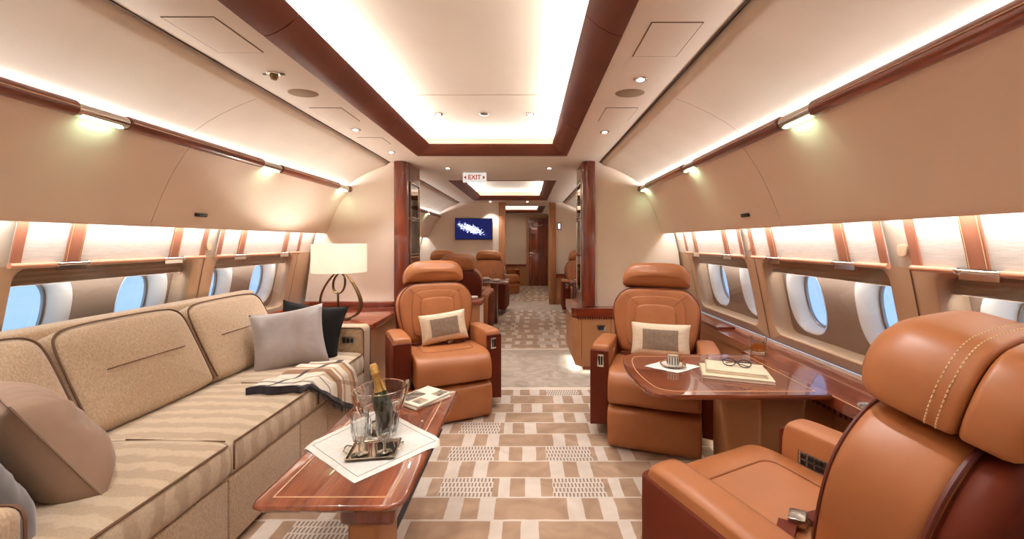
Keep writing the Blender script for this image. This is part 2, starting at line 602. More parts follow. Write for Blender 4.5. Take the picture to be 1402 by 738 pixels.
# ------------------------------------------------------------------ mesh helpers
class MB:
    def __init__(self):
        self.v, self.f, self.uv = [], [], {}

    def add(self, vs, fs, mat=None):
        o = len(self.v)
        if mat is not None:
            vs = [mat @ Vector(p) for p in vs]
        self.v += [tuple(p) for p in vs]
        self.f += [tuple(i + o for i in f) for f in fs]
        return self

    def box(self, x0, x1, y0, y1, z0, z1, mat=None):
        vs = [(x0, y0, z0), (x1, y0, z0), (x1, y1, z0), (x0, y1, z0), (x0, y0, z1), (x1, y0, z1), (x1, y1, z1), (x0, y1, z1)]
        return self.add(vs, [(0, 3, 2, 1), (4, 5, 6, 7), (0, 1, 5, 4), (1, 2, 6, 5), (2, 3, 7, 6), (3, 0, 4, 7)], mat)

    def rbox(self, x0, x1, y0, y1, z0, z1, r=0.02, seg=3, mat=None):
        r = min(r, 0.49 * min(abs(x1 - x0), abs(y1 - y0), abs(z1 - z0)))
        bm = bmesh.new()
        bmesh.ops.create_cube(bm, size=1)
        for v in bm.verts:
            v.co = Vector(((x0 + x1) / 2 + v.co.x * (x1 - x0), (y0 + y1) / 2 + v.co.y * (y1 - y0), (z0 + z1) / 2 + v.co.z * (z1 - z0)))
        bmesh.ops.bevel(bm, geom=list(bm.edges), offset=r, segments=seg, profile=0.5, affect='EDGES')
        bm.verts.index_update()
        self.add([v.co.copy() for v in bm.verts], [[v.index for v in f.verts] for f in bm.faces], mat)
        bm.free()
        return self

    def tube(self, pts, r, n=8, closed=False, cap=True, mat=None):
        pts = [Vector(p) for p in pts]
        m = len(pts)
        vs, fs = [], []
        nrm = None
        for i, p in enumerate(pts):
            if closed:
                t = (pts[(i + 1) % m] - pts[i - 1])
            else:
                t = pts[min(i + 1, m - 1)] - pts[max(i - 1, 0)]
            if t.length < 1e-9:
                t = Vector((0, 0, 1))
            t.normalize()
            if nrm is None:
                a = Vector((0, 0, 1)) if abs(t.z) < 0.9 else Vector((1, 0, 0))
                nrm = (a - t * a.dot(t)).normalized()
            else:
                nrm = (nrm - t * nrm.dot(t))
                nrm = nrm.normalized() if nrm.length > 1e-6 else Vector((1, 0, 0))
            bn = t.cross(nrm)
            rr = r[i] if isinstance(r, (list, tuple)) else r
            for k in range(n):
                a = 2 * PI * k / n
                vs.append(p + (nrm * math.cos(a) + bn * math.sin(a)) * rr)
        for i in range(m if closed else m - 1):
            j = (i + 1) % m
            for k in range(n):
                q = (k + 1) % n
                fs.append((i * n + k, i * n + q, j * n + q, j * n + k))
        if cap and not closed:
            fs.append(tuple(range(n - 1, -1, -1)))
            fs.append(tuple((m - 1) * n + k for k in range(n)))
        return self.add(vs, fs, mat)

    def lathe(self, prof, n=24, mat=None, cap=False, facet=None):
        """prof: [(r, z)]"""
        vs, fs = [], []
        m = len(prof)
        for (r, z) in prof:
            for k in range(n):
                a = 2 * PI * k / n
                rr = r * (facet[0] if (facet and k % 2 and facet[1] <= z <= facet[2]) else 1)
                vs.append((rr * math.cos(a), rr * math.sin(a), z))
        for i in range(m - 1):
            for k in range(n):
                q = (k + 1) % n
                fs.append((i * n + k, i * n + q, (i + 1) * n + q, (i + 1) * n + k))
        if cap:
            fs.append(tuple(range(n - 1, -1, -1)))
            fs.append(tuple((m - 1) * n + k for k in range(n)))
        return self.add(vs, fs, mat)

    def loops(self, rings, closed=True, cap0=False, cap1=False, mat=None):
        n = len(rings[0])
        vs = [p for r in rings for p in r]
        fs = []
        for i in range(len(rings) - 1):
            for k in range(n if closed else n - 1):
                q = (k + 1) % n
                fs.append((i * n + k, i * n + q, (i + 1) * n + q, (i + 1) * n + k))
        if cap0:
            fs.append(tuple(range(n - 1, -1, -1)))
        if cap1:
            fs.append(tuple((len(rings) - 1) * n + k for k in range(n)))
        return self.add(vs, fs, mat)

    def prism(self, poly, a0, a1, axis='z', mat=None):
        """extrude a 2D polygon along an axis"""
        def P(p, a):
            return {'z': (p[0], p[1], a), 'y': (p[0], a, p[1]), 'x': (a, p[0], p[1])}[axis]
        return self.loops([[P(p, a0) for p in poly], [P(p, a1) for p in poly]], True, True, True, mat)

    def sheet(self, prof, y0, y1, seg=1, flip=False):
        """open profile [(x, z)] swept along y"""
        rings = []
        for i in range(seg + 1):
            y = y0 + (y1 - y0) * i / seg
            rings.append([(x, y, z) for (x, z) in prof])
        return self.loops(rings, closed=False)

    def pad(self, outline, t, r, bulge=0.0, n=4, mat=None, inner=6, backbulge=0.0, rb=None):
        """cushion: outline (u, v) -> x, z ; thickness along y, front at -t/2"""
        us = [p[0] for p in outline]
        vs_ = [p[1] for p in outline]
        cu, cv = (min(us) + max(us)) / 2, (min(vs_) + max(vs_)) / 2
        hw, hh = (max(us) - min(us)) / 2, (max(vs_) - min(vs_)) / 2

        def ring(d, y):
            su, sv = max(0.0, (hw - d) / hw), max(0.0, (hh - d) / hh)
            return [(cu + (p[0] - cu) * su, y, cv + (p[1] - cv) * sv) for p in outline]

        rb = r if rb is None else rb

        def ringf(f, y):
            q_ = rb if y > 0 else r
            su, sv = (hw - q_) / hw * (1 - f), (hh - q_) / hh * (1 - f)
            return [(cu + (p[0] - cu) * su, y, cv + (p[1] - cv) * sv) for p in outline]
        rings = []
        for i in range(inner, 0, -1):
            f = i / inner * 0.98
            rings.append(ringf(f, t / 2 + backbulge * (1 - (1 - f) ** 2)))
        for k in range(n + 1):
            a = k / n * PI / 2
            rings.append(ring(rb * (1 - math.sin(a)), t / 2 - rb * (1 - math.cos(a))))
        for k in range(n, -1, -1):
            a = k / n * PI / 2
            rings.append(ring(r * (1 - math.sin(a)), -t / 2 + r * (1 - math.cos(a))))
        for i in range(1, inner + 1):
            f = i / inner * 0.98
            rings.append(ringf(f, -t / 2 - bulge * (1 - (1 - f) ** 2)))
        return self.loops(rings, True, True, True, mat)


def build(name, mb, mat, parent=None, sharp=40, loc=None, rot=None):
    me = bpy.data.meshes.new(name)
    me.from_pydata(mb.v, [], mb.f)
    me.materials.append(mat if not isinstance(mat, str) else M[mat])
    bm = bmesh.new()
    bm.from_mesh(me)
    bmesh.ops.recalc_face_normals(bm, faces=bm.faces)
    bm.to_mesh(me)
    bm.free()
    for p in me.polygons:
        p.use_smooth = True
    me.set_sharp_from_angle(angle=R(sharp))
    o = bpy.data.objects.new(name, me)
    COL.objects.link(o)
    if parent:
        o.parent = parent
    if loc:
        o.location = loc
    if rot:
        o.rotation_euler = rot
    return o


def tag(o, label=None, cat=None, group=None, kind=None):
    if label:
        o['label'] = label
    if cat:
        o['category'] = cat
    if group:
        o['group'] = group
    if kind:
        o['kind'] = kind
    return o


def thing(name, label, cat, loc=(0, 0, 0), rz=0.0, group=None):
    o = bpy.data.objects.new(name, None)
    o.empty_display_size = 0.1
    COL.objects.link(o)
    o.location = loc
    o.rotation_euler = (0, 0, rz)
    return tag(o, label, cat, group)


def struct(name, mb, mat, parent=None, **kw):
    o = build(name, mb, mat, parent, **kw)
    if parent is None:
        o['kind'] = 'structure'
    return o


def sgroup(name):
    o = bpy.data.objects.new(name, None)
    COL.objects.link(o)
    o['kind'] = 'structure'
    return o


def copy_tree(o, parent=None):
    kids = list(o.children)
    c = o.copy()
    COL.objects.link(c)
    if parent:
        c.parent = parent
    for ch in kids:
        copy_tree(ch, c)
    return c


def chaikin(pts, n=3, closed=True):
    for _ in range(n):
        q = []
        m = len(pts)
        for i in range(m if closed else m - 1):
            a, b = pts[i], pts[(i + 1) % m]
            q.append(tuple(a[k] * 0.75 + b[k] * 0.25 for k in range(len(a))))
            q.append(tuple(a[k] * 0.25 + b[k] * 0.75 for k in range(len(a))))
        if not closed:
            q = [pts[0]] + q + [pts[-1]]
        pts = q
    return pts


def rrect(x0, x1, y0, y1, r, n=5):
    out = []
    for (cx, cy, a0) in ((x1 - r, y1 - r, 0), (x0 + r, y1 - r, 90), (x0 + r, y0 + r, 180), (x1 - r, y0 + r, 270)):
        for k in range(n + 1):
            a = R(a0 + 90 * k / n)
            out.append((cx + r * math.cos(a), cy + r * math.sin(a)))
    return out


def TR(x, y, z, rx=0, ry=0, rz=0):
    return Matrix.Translation((x, y, z)) @ Matrix.Rotation(R(rz), 4, 'Z') @ Matrix.Rotation(R(ry), 4, 'Y') @ Matrix.Rotation(R(rx), 4, 'X')


# ------------------------------------------------------------------ shell of the cabin
fl = MB()
fl.box(-2.0, 2.0, Y0 - 0.2, YE + 0.1, -0.04, 0.0)
struct('floor', fl, 'carpet')

# ceiling soffit with openings for the coves
ce = MB()
ys = [Y0 - 0.1]
for (xa, xb, ya, yb) in COVES:
    ys += [ya, yb]
ys.append(YE + 0.1)
for i in range(len(ys) - 1):
    a, b = ys[i], ys[i + 1]
    if i % 2 == 0:
        ce.box(-1.03, 1.03, a, b, ZC, ZC + 0.02)
    else:
        xa, xb = COVES[i // 2][:2]
        ce.box(-1.03, xa, a, b, ZC, ZC + 0.02)
        ce.box(xb, 1.03, a, b, ZC, ZC + 0.02)
ceiling = struct('ceiling', ce, 'ceil')
for i, (xa, xb, ya, yb) in enumerate(COVES):
    rc = MB()
    zt = 2.20
    w = 0.09
    rc.box(xa - w, xb + w, ya - w, yb + w, zt, zt + 0.02)
    rc.box(xa - w - 0.02, xa - w, ya - w, yb + w, ZC + 0.02, zt + 0.02)
    rc.box(xb + w, xb + w + 0.02, ya - w, yb + w, ZC + 0.02, zt + 0.02)
    rc.box(xa - w, xb + w, ya - w - 0.02, ya - w, ZC + 0.02, zt + 0.02)
    rc.box(xa - w, xb + w, yb + w, yb + w + 0.02, ZC + 0.02, zt + 0.02)
    build('cove_recess', rc, 'recess', ceiling)
    if i == 0:
        for yy in (2.62, 1.2):
            s = MB()
            s.box(xa + 0.01, xb - 0.01, yy, yy + 0.004, zt - 0.002, zt)
            build('panel_joint', s, 'seam', ceiling)
# leather trims round the coves, mitred
tp = [(0.0, ZC + 0.001), (0.0, ZC - 0.006), (0.02, ZC - 0.006), (0.05, ZC + 0.004), (0.085, ZC + 0.022), (0.115, ZC + 0.043), (0.138, ZC + 0.066), (0.142, ZC + 0.072), (0.136, ZC + 0.076), (0.10, ZC + 0.06), (0.05, ZC + 0.03), (0.0, ZC + 0.02)]
for i, (xa, xb, ya, yb) in enumerate(COVES):
    tn = sgroup('trim_%d' % (i + 1))

    def corner(u, which):
        return {'00': (xa + u, ya + u), '10': (xb - u, ya + u), '11': (xb - u, yb - u), '01': (xa + u, yb - u)}[which]
    for (c0, c1) in (('00', '10'), ('10', '11'), ('11', '01'), ('01', '00')):
        n = 2 if i == 0 else 1
        if c0 == '10' and i == 0 or c0 == '01' and i == 0:
            cuts = [0, 0.53, 0.81, 1] if c0 == '10' else [0, 0.19, 0.47, 1]
        elif i == 0:
            cuts = [0, 0.5, 1]
        else:
            cuts = [0, 1]
        for a, b in zip(cuts[:-1], cuts[1:]):
            g = 0.0006
            a2, b2 = a + (g if a > 0 else 0), b - (g if b < 1 else 0)
            m = MB()
            rr = []
            for f in (a2, b2):
                ring = []
                for (u, z) in tp:
                    p, q = corner(u, c0), corner(u, c1)
                    ring.append((p[0] + (q[0] - p[0]) * f, p[1] + (q[1] - p[1]) * f, z))
                rr.append(ring)
            m.loops(rr, True, True, True)
            build('trim_section', m, 'trim', tn, sharp=50)

# side shells
UP = [(1.055, 2.06), (1.058, 2.03), (1.075, 2.012), (1.10, 2.000), (1.14, 1.985), (1.20, 1.960), (1.28, 1.922), (1.36, 1.876), (1.43, 1.825), (1.478, 1.778), (1.50, 1.74)]
BACK = [(1.50, 1.74), (1.62, 1.60), (1.72, 1.45), (1.757, 1.372)]
LOW = [(1.885, 0.62), (1.90, 0.45), (1.86, 0.2), (1.78, -0.02)]
ROOMS = [(Y0, YP), (YQ, YT)]
for s, nm in ((-1, 'wall_left'), (1, 'wall_right')):
    w = MB()
    for (ya, yb) in ((Y0 - 0.1, YE + 0.1),):
        w.sheet([(s * x, z) for x, z in UP], ya, yb)
        w.sheet([(s * x, z) for x, z in BACK + [(1.80, 1.30), (1.83, 1.147)]], ya, yb)
        w.sheet([(s * x, z) for x, z in LOW], ya, yb)
    o = struct(nm, w, 'panel')
    g = MB()
    g.box(s * 1.03, s * 1.058, Y0, YE, 2.045, 2.05)
    g.box(s * 1.03, s * 1.033, Y0, YE, 2.030, 2.045)
    build('groove', g, 'groove', o)
    # joints of the upper panels
    for (yj) in (0.55, 2.12, 5.6, 7.0):
        j = MB()
        prof = [(s * (x - 0.0015), z - 0.0015) for x, z in UP[3:-1]]
        j.sheet(prof, yj, yj + 0.004)
        build('panel_joint', j, 'seam', o)

bw = MB()
bw.box(-2.05, 2.05, Y0 - 0.15, Y0, -0.02, 2.3)
struct('wall_rear', bw, 'wallb')


# ------------------------------------------------------------------ windows
def WX(z, d=0.0):
    return 1.82 + 0.2 * (1.147 - z) * (1 if z < 1.147 else 0) + d


def WP(s, y, z, d=0.0):
    return (s * WX(z, d), y, z)


def match_loop(loop, rect):
    """project each loop point radially on the rectangle rect=(y0,y1,z0,z1)"""
    y0, y1, z0, z1 = rect
    cy, cz = (y0 + y1) / 2, (z0 + z1) / 2
    out = []
    for (y, z) in loop:
        dy, dz = y - cy, z - cz
        k = min((y1 - cy) / abs(dy) if abs(dy) > 1e-9 else 1e9, (z1 - cz) / abs(dz) if abs(dz) > 1e-9 else 1e9)
        out.append((cy + dy * k, cz + dz * k))
    # snap nearest to the corners
    for c in ((y0, z0), (y0, z1), (y1, z0), (y1, z1)):
        i = min(range(len(out)), key=lambda q: (out[q][0] - c[0]) ** 2 + (out[q][1] - c[1]) ** 2)
        out[i] = c
    return out


def oval(cy, cz, a, b, n=40, p=2.6):
    out = []
    for k in range(n):
        t = 2 * PI * k / n
        c, s_ = math.cos(t), math.sin(t)
        out.append((cy + a * abs(c) ** (2 / p) * (1 if c > 0 else -1), cz + b * abs(s_) ** (2 / p) * (1 if s_ > 0 else -1)))
    return out


wcount = 0
MAIN_C = [-1.15, -0.05, 1.05, 2.15, 3.25]
FAR_C = [5.05, 6.15, 7.25]
latch_done = 0
for s in (-1, 1):
    for C in MAIN_C + FAR_C:
        wcount += 1
        W = sgroup('window_%d' % wcount)
        # surround with rounded opening
        rect = (C - 0.55, C + 0.55, 0.60, 1.150)
        hole = rrect(C - 0.455, C + 0.455, 0.668, 1.138, 0.055, 6)
        hole = [p for p in hole]
        # more points along the edges for clean corners
        m = MB()
        out = match_loop(hole, rect)
        ins = [(C + (y - C) * 0.985, 0.903 + (z - 0.903) * 0.975) for y, z in hole]
        m.loops([[WP(s, y, z, 0.012) for y, z in out], [WP(s, y, z) for y, z in [(C + (yy - C) * 1.02, 0.903 + (zz - 0.903) * 1.03) for yy, zz in hole]],
                 [WP(s, y, z, 0.004) for y, z in hole], [WP(s, y, z, 0.03) for y, z in ins], [WP(s, y, z, 0.115) for y, z in ins]], True)
        build('surround', m, 'surround', W, sharp=35)
        # pillar seam
        m = MB()
        m.loops([[WP(s, C + 0.55 - 0.003, z, 0.0085) for z in (0.61, 0.8, 1.0, 1.15)], [WP(s, C + 0.55 + 0.003, z, 0.0085) for z in (0.61, 0.8, 1.0, 1.15)]], closed=False)
        build('pillar_seam', m, 'sofapipe', W)
        # inner clear pane
        m = MB()
        m.add([WP(s, y, z, 0.028) for y, z in ins], [tuple(range(len(ins)))])
        build('inner_pane', m, 'pane', W)
        # recessed taupe panel with two oval mouths
        m = MB()
        for k in (-1, 1):
            cy = C + 0.268 * k
            y0, y1 = (C - 0.47, C) if k < 0 else (C, C + 0.47)
            ov = oval(cy, 0.905, 0.158, 0.205)
            r2 = match_loop(ov, (y0, y1, 0.64, 1.16))
            m.loops([[WP(s, y, z, 0.112) for y, z in r2], [WP(s, y, z, 0.112) for y, z in ov]], True)
        build('reveal_panel', m, 'taupe', W)
        for k in (-1, 1):
            cy = C + 0.268 * k
            m = MB()
            rr = []
            for (a, b, d) in ((0.158, 0.205, 0.110), (0.150, 0.197, 0.113), (0.135, 0.184, 0.135), (0.122, 0.172, 0.165), (0.117, 0.167, 0.20), (0.117, 0.167, 0.215)):
                rr.append([WP(s, y, z, d) for y, z in oval(cy, 0.905, a, b)])
            m.loops(rr, True)
            rv = build('oval_reveal', m, 'reveal', W)
            m = MB()
            rr = []
            for (a, b, d) in ((0.119, 0.169, 0.196), (0.113, 0.163, 0.190), (0.108, 0.158, 0.196), (0.108, 0.158, 0.21)):
                rr.append([WP(s, y, z, d) for y, z in oval(cy, 0.905, a, b)])
            m.loops(rr, True)
            build('seal', m, 'steel', rv)
            m = MB()
            ov = oval(cy, 0.905, 0.112, 0.162)
            m.add([WP(s, y, z, 0.204) for y, z in ov], [tuple(range(len(ov)))])
            build('outer_pane', m, 'pane', rv)
        # blind stowed at the top of the recess
        m = MB()
        zs = [1.14, 1.128, 1.116, 1.104, 1.092, 1.080, 1.068]
        prof = []
        for q, z in enumerate(zs):
            prof.append((s * WX(z, 0.060 + (0.003 if q % 2 else 0.0)), z))
        m.sheet(prof, C - 0.445, C + 0.445)
        b_ = build('pleated_blind', m, 'blind', W, sharp=10)
        m = MB()
        m.box(s * WX(1.06, 0.055), s * WX(1.06, 0.08), C - 0.445, C + 0.445, 1.056, 1.068)
        build('blind_bar', m, 'taupe', b_)

for s in (-1, 1):
    for C in MAIN_C + FAR_C:
        area('window_fill_light', (s * WX(1.05, 0.045), C, 1.05), (0, R(-50 * s), 0), 0.012, 0.84, P_RECESS_FILL, NEUT)  # unseen strips, added to lighten the dark window recesses

# gap fillers of the window band at the partition and the end (plain lining)
for s, nm in ((-1, 'wall_left_lining'), (1, 'wall_right_lining')):
    m = MB()
    for (ya, yb) in ((3.80, 4.50), (7.80, YE), (Y0 - 0.1, -1.70)):
        m.sheet([(s * WX(z, 0.012), z) for z in (0.60, 0.8, 1.0, 1.15)], ya, yb)
    struct('trim_%d' % (8 if s < 0 else 9), m, 'surround')

# ------------------------------------------------------------------ window shades (fabric above each window)
SHT = [(1.752, 1.362), (1.765, 1.30), (1.780, 1.235), (1.795, 1.160)]
for s in (-1, 1):
    side = 'left' if s < 0 else 'right'
    for ci, C in enumerate(MAIN_C[1:] + FAR_C):
        far = C > 4.5
        pos = {-0.05: 'beside the camera', 1.05: 'nearest the front of the photo', 2.15: 'second along the wall', 3.25: 'last before the partition', 5.05: 'first beyond the partition', 6.15: 'middle one beyond the partition', 7.25: 'farthest one beyond the partition'}[C]
        T = thing('window_valance', 'white linen window valance with brown straps, %s wall, %s' % (side, pos), 'valance', (s * 1.78, C, 1.16), 0, 'linen valances above the windows')
        off = Vector((-s * 1.78, -C, -1.16))
        MT = Matrix.Translation(off)

        def strip(ya, yb, d, mat, name, par):
            m = MB()
            p0 = [(s * (x - d), z) for x, z in SHT]
            rings = [[(x, y, z) for x, z in p0] for y in (ya, yb)]
            bk = [(s * (x - d + 0.006), z) for x, z in reversed(SHT)]
            rings = [r_ + [(x, y, z) for x, z in bk] for r_, y in zip(rings, (ya, yb))]
            m.loops(rings, True, True, True, MT)
            return build(name, m, mat, par)
        strip(C - 0.495, C + 0.495, 0.0, 'shade', 'fabric', T)
        for k, wd in ((-0.27, 0.032), (0.27, 0.032), (-0.48, 0.018), (0.48, 0.018)):
            st = strip(C + k - wd, C + k + wd, 0.006, 'strap', 'strap', T)
            if not far and wd > 0.02:
                m = MB()
                for e_ in (-wd + 0.006, wd - 0.006):
                    pts = [(s * (x - 0.0072), C + k + e_, z) for x, z in SHT]
                    m.tube(pts, 0.0012, 4, mat=MT)
                build('stitching', m, 'stitch', st)
        m = MB()
        xr, zr = 1.790, 1.150
        for (a, b) in ((-0.50, -0.335), (-0.205, 0.205), (0.335, 0.50)):
            m.tube([(s * xr, C + a, zr), (s * xr, C + b, zr)], 0.0115, 10, mat=MT)
        build('rail', m, 'copper', T)
        for k in (-0.27, 0.27):
            m = MB()
            m.tube([(s * xr, C + k - 0.066, zr), (s * xr, C + k + 0.066, zr)], 0.009, 10, mat=MT)
            for e_ in (-0.064, 0.064):
                m.tube([(s * xr, C + k + e_ - 0.004, zr), (s * xr, C + k + e_ + 0.004, zr)], 0.013, 10, mat=MT)
            m.box(s * (xr - 0.002), s * (xr + 0.01), C + k - 0.06, C + k + 0.06, zr - 0.028, zr - 0.008, mat=MT)
            build('clip', m, 'chrome', T)
    # pillar latches between shades
    for C in (0.50, 1.60, 2.70):
        m = MB()
        ol = chaikin([(-0.017, 0.0), (0.017, 0.0), (0.022, 0.028), (0.02, 0.05), (-0.02, 0.05), (-0.022, 0.028)], 2)
        m.pad(ol, 0.008, 0.003, 0.001)
        o = build('pillar_cover', m, 'surround', None, loc=(s * 1.800, C, 1.19), rot=(R(0), 0, R(90 if s < 0 else -90)))
        tag(o, 'small leather hinge cover on the %s window pillar %s' % (side, {0.50: 'beside the camera', 1.60: 'nearest the camera in view', 2.70: 'farther along the wall'}[C]), 'latch cover', 'hinge covers on the window pillars')

# ------------------------------------------------------------------ stowage bins, wooden rails, reading lights
BINP = [(1.440, 1.752), (1.470, 1.715), (1.510, 1.655), (1.550, 1.585), (1.588, 1.505), (1.622, 1.425), (1.648, 1.355), (1.656, 1.335), (1.664, 1.329), (1.674, 1.333), (1.68, 1.345)]
BINB = [(1.68, 1.40), (1.60, 1.56), (1.50, 1.72), (1.45, 1.765)]
for s in (-1, 1):
    side = 'left' if s < 0 else 'right'
    for (ya, yb, where) in ((Y0 + 0.02, 0.62, 'beside the camera'), (0.624, 2.12, 'nearer of the two in view'), (2.124, YP - 0.006, 'between the panel joint and the partition'), (YQ + 0.006, 6.2, 'just beyond the partition'), (6.204, YT - 0.006, 'farthest, by the screen wall')):
        T = thing('stowage_bin', 'long beige leather stowage bin on the %s wall, %s' % (side, where), 'stowage bin', (s * 1.6, (ya + yb) / 2, 1.4), 0, 'stowage bins above the windows')
        MT = Matrix.Translation((-s * 1.6, -(ya + yb) / 2, -1.4))
        m = MB()
        pr = [(s * x, z) for x, z in BINP + BINB]
        m.loops([[(x, y, z) for x, z in pr] for y in (ya, yb)], True, True, True, MT)
        build('body', m, 'bin', T, sharp=50)
        if where.startswith('between') or where.startswith('just'):
            yl = ya + 0.29
            m = MB()
            a = math.atan2(0.233, 0.13)
            m.rbox(-0.008, 0.004, -0.045, 0.045, -0.011, 0.011, 0.006, 3, mat=MT @ Matrix.Translation((s * 1.619, yl, 1.408)) @ Matrix.Rotation(s * -0.39, 4, 'Y'))
            build('latch', m, 'black', T)
    for (ya, yb, where) in ((Y0 + 0.02, YP - 0.004, 'main cabin'), (YQ + 0.004, YT - 0.01, 'far cabin')):
        T = thing('side_rail', 'glossy mahogany rail along the %s stowage bins of the %s' % (side, where), 'rail', (s * 1.43, (ya + yb) / 2, 1.77), 0, 'mahogany rails under the upper panels')
        MT = Matrix.Translation((-s * 1.43, -(ya + yb) / 2, -1.77))
        n = 10
        ls = [c for c in (-1.5, -0.4, 0.6, 1.67, 2.77, 3.85, 4.95, 6.05, 7.15) if ya + 0.1 < c < yb - 0.1]
        cuts = [ya] + [q for c in ls for q in (c - 0.105, c + 0.105)] + [yb]
        prof = [(s * (1.432 + 0.028 * math.cos(2 * PI * k / 16)), 1.768 + 0.031 * math.sin(2 * PI * k / 16)) for k in range(16)]
        for a, b in zip(cuts[0::2], cuts[1::2]):
            m = MB()
            m.loops([[(x, y, z) for x, z in prof] for y in (a, b)], True, True, True, MT)
            wb_ = build('wooden_section', m, 'wood', T)
            m = MB()
            m.box(s * 1.4015, s * 1.406, a + 0.002, b - 0.002, 1.7695, 1.7725, mat=MT)
            build('highlight_line', m, 'brass', wb_)  # thin highlight on the rail, put in as a pale strip
        for c in ls:
            m = MB()
            prof2 = [(s * (1.434 + 0.024 * math.cos(2 * PI * k / 12)), 1.768 + 0.026 * math.sin(2 * PI * k / 12)) for k in range(12)]
            m.loops([[(x, y, z) for x, z in prof2] for y in (c - 0.105, c + 0.105)], True, True, True, MT)
            q = build('reading_light', m, 'chrome', T)
            m = MB()
            m.box(s * 1.418, s * 1.440, c - 0.075, c + 0.075, 1.737, 1.743, mat=MT)
            build('lens', m, 'lensgreen', q)
            area('reading_strip_light', (s * 1.428, c, 1.734), (0, R(-24 * s), 0), 0.015, 0.13, P_READ, (0.66, 1.0, 0.70), 150)

# ------------------------------------------------------------------ partition (two half walls with display columns)
side_poly = [(0.97, 0.6155), (1.88, 0.6155), (1.875, 0.64), (1.81, 1.15), (1.76, 1.36), (1.66, 1.52), (1.52, 1.70), (1.475, 1.775), (1.43, 1.822), (1.36, 1.873), (1.28, 1.919), (1.20, 1.957), (1.14, 1.982), (1.07, 2.007), (1.035, 2.034), (0.97, 2.034)]
for s in (-1, 1):
    side = 'left' if s < 0 else 'right'
    m = MB()
    m.prism([(s * x, z) for x, z in side_poly], YP, YQ, 'y')
    struct('wall_partition_%s' % side, m, 'wallb')
    T = thing('display_column', 'glossy mahogany column with framed glass niches, %s side of the aisle' % side, 'column', (s * 0.92, 4.2, 0.62), 0, 'mahogany columns flanking the aisle')
    MT = Matrix.Translation((-s * 0.92, -4.2, -0.62))
    # rounded front pilaster
    poly = [(0.97, 3.94), (0.985, 3.955), (0.985, 4.06), (0.86, 4.06), (0.86, 3.985), (0.873, 3.945), (0.90, 3.925), (0.94, 3.925)]
    poly = [(s * x, y) for x, y in poly]
    m = MB()
    m.prism(chaikin(poly, 2), 0.62, ZC - 0.001, 'z', MT)
    build('pilaster', m, 'woodz', T, sharp=60)
    m = MB()
    m.box(s * 0.96, s * 0.97, 4.06, 4.44, 0.62, ZC - 0.002, mat=MT)      # niche back
    m.box(s * 0.862, s * 0.97, 4.42, 4.45, 0.62, ZC - 0.002, mat=MT)
    m.box(s * 0.862, s * 0.96, 4.06, 4.42, 1.86, ZC - 0.002, mat=MT)
    m.box(s * 0.862, s * 0.96, 4.06, 4.42, 0.62, 0.74, mat=MT)
    build('cabinet', m, 'woodz', T)
    for q, z in enumerate((0.74, 1.115, 1.49)):
        fr = MB()
        z1 = z + 0.365
        for (a, b, c, d) in ((4.065, 4.08, z, z1), (4.40, 4.415, z, z1), (4.08, 4.40, z, z + 0.018), (4.08, 4.40, z1 - 0.018, z1)):
            fr.rbox(s * 0.852, s * 0.866, a, b, c, d, 0.003, 2, mat=MT)
        f_ = build('door_frame', fr, 'chrome', T)
        p = MB()
        p.box(s * 0.858, s * 0.860, 4.08, 4.40, z + 0.018, z1 - 0.018, mat=MT)
        build('glass', p, 'pane', f_)
        sh = MB()
        sh.box(s * 0.868, s * 0.958, 4.062, 4.418, z + 0.0, z + 0.012, mat=MT)
        build('shelf', sh, 'steel', T)
        for e_, yy in enumerate((4.13, 4.21, 4.30, 4.37)):
            if (e_ + q) % 3 == 2:
                b = MB()
                b.lathe([(0.0, 0), (0.03, 0), (0.034, 0.02), (0.03, 0.10), (0.012, 0.13), (0.012, 0.15), (0, 0.15)], 14)
                mt = M['bronze']
                nm, lb = 'vase', 'small bronze vase in the %s niche column, %s shelf, %s' % (side, ('low', 'middle', 'high')[q], ('nearest', 'second', 'third', 'farthest')[e_])
            else:
                b = MB()
                b.lathe([(0.0, 0), (0.034, 0), (0.036, 0.01), (0.036, 0.17), (0.014, 0.23), (0.013, 0.29), (0.016, 0.30), (0, 0.30)], 14)
                mt = M['bottleglass'] if e_ % 2 else M['blackm']
                nm, lb = 'bottle', 'dark bottle standing in the %s glass niche column, %s shelf, %s' % (side, ('low', 'middle', 'high')[q], ('nearest', 'second', 'third', 'farthest')[e_])
            o = build(nm, b, mt, None, loc=(s * 0.912, yy, z + 0.0125))
            tag(o, lb, nm, 'bottles and vases in the niche columns')

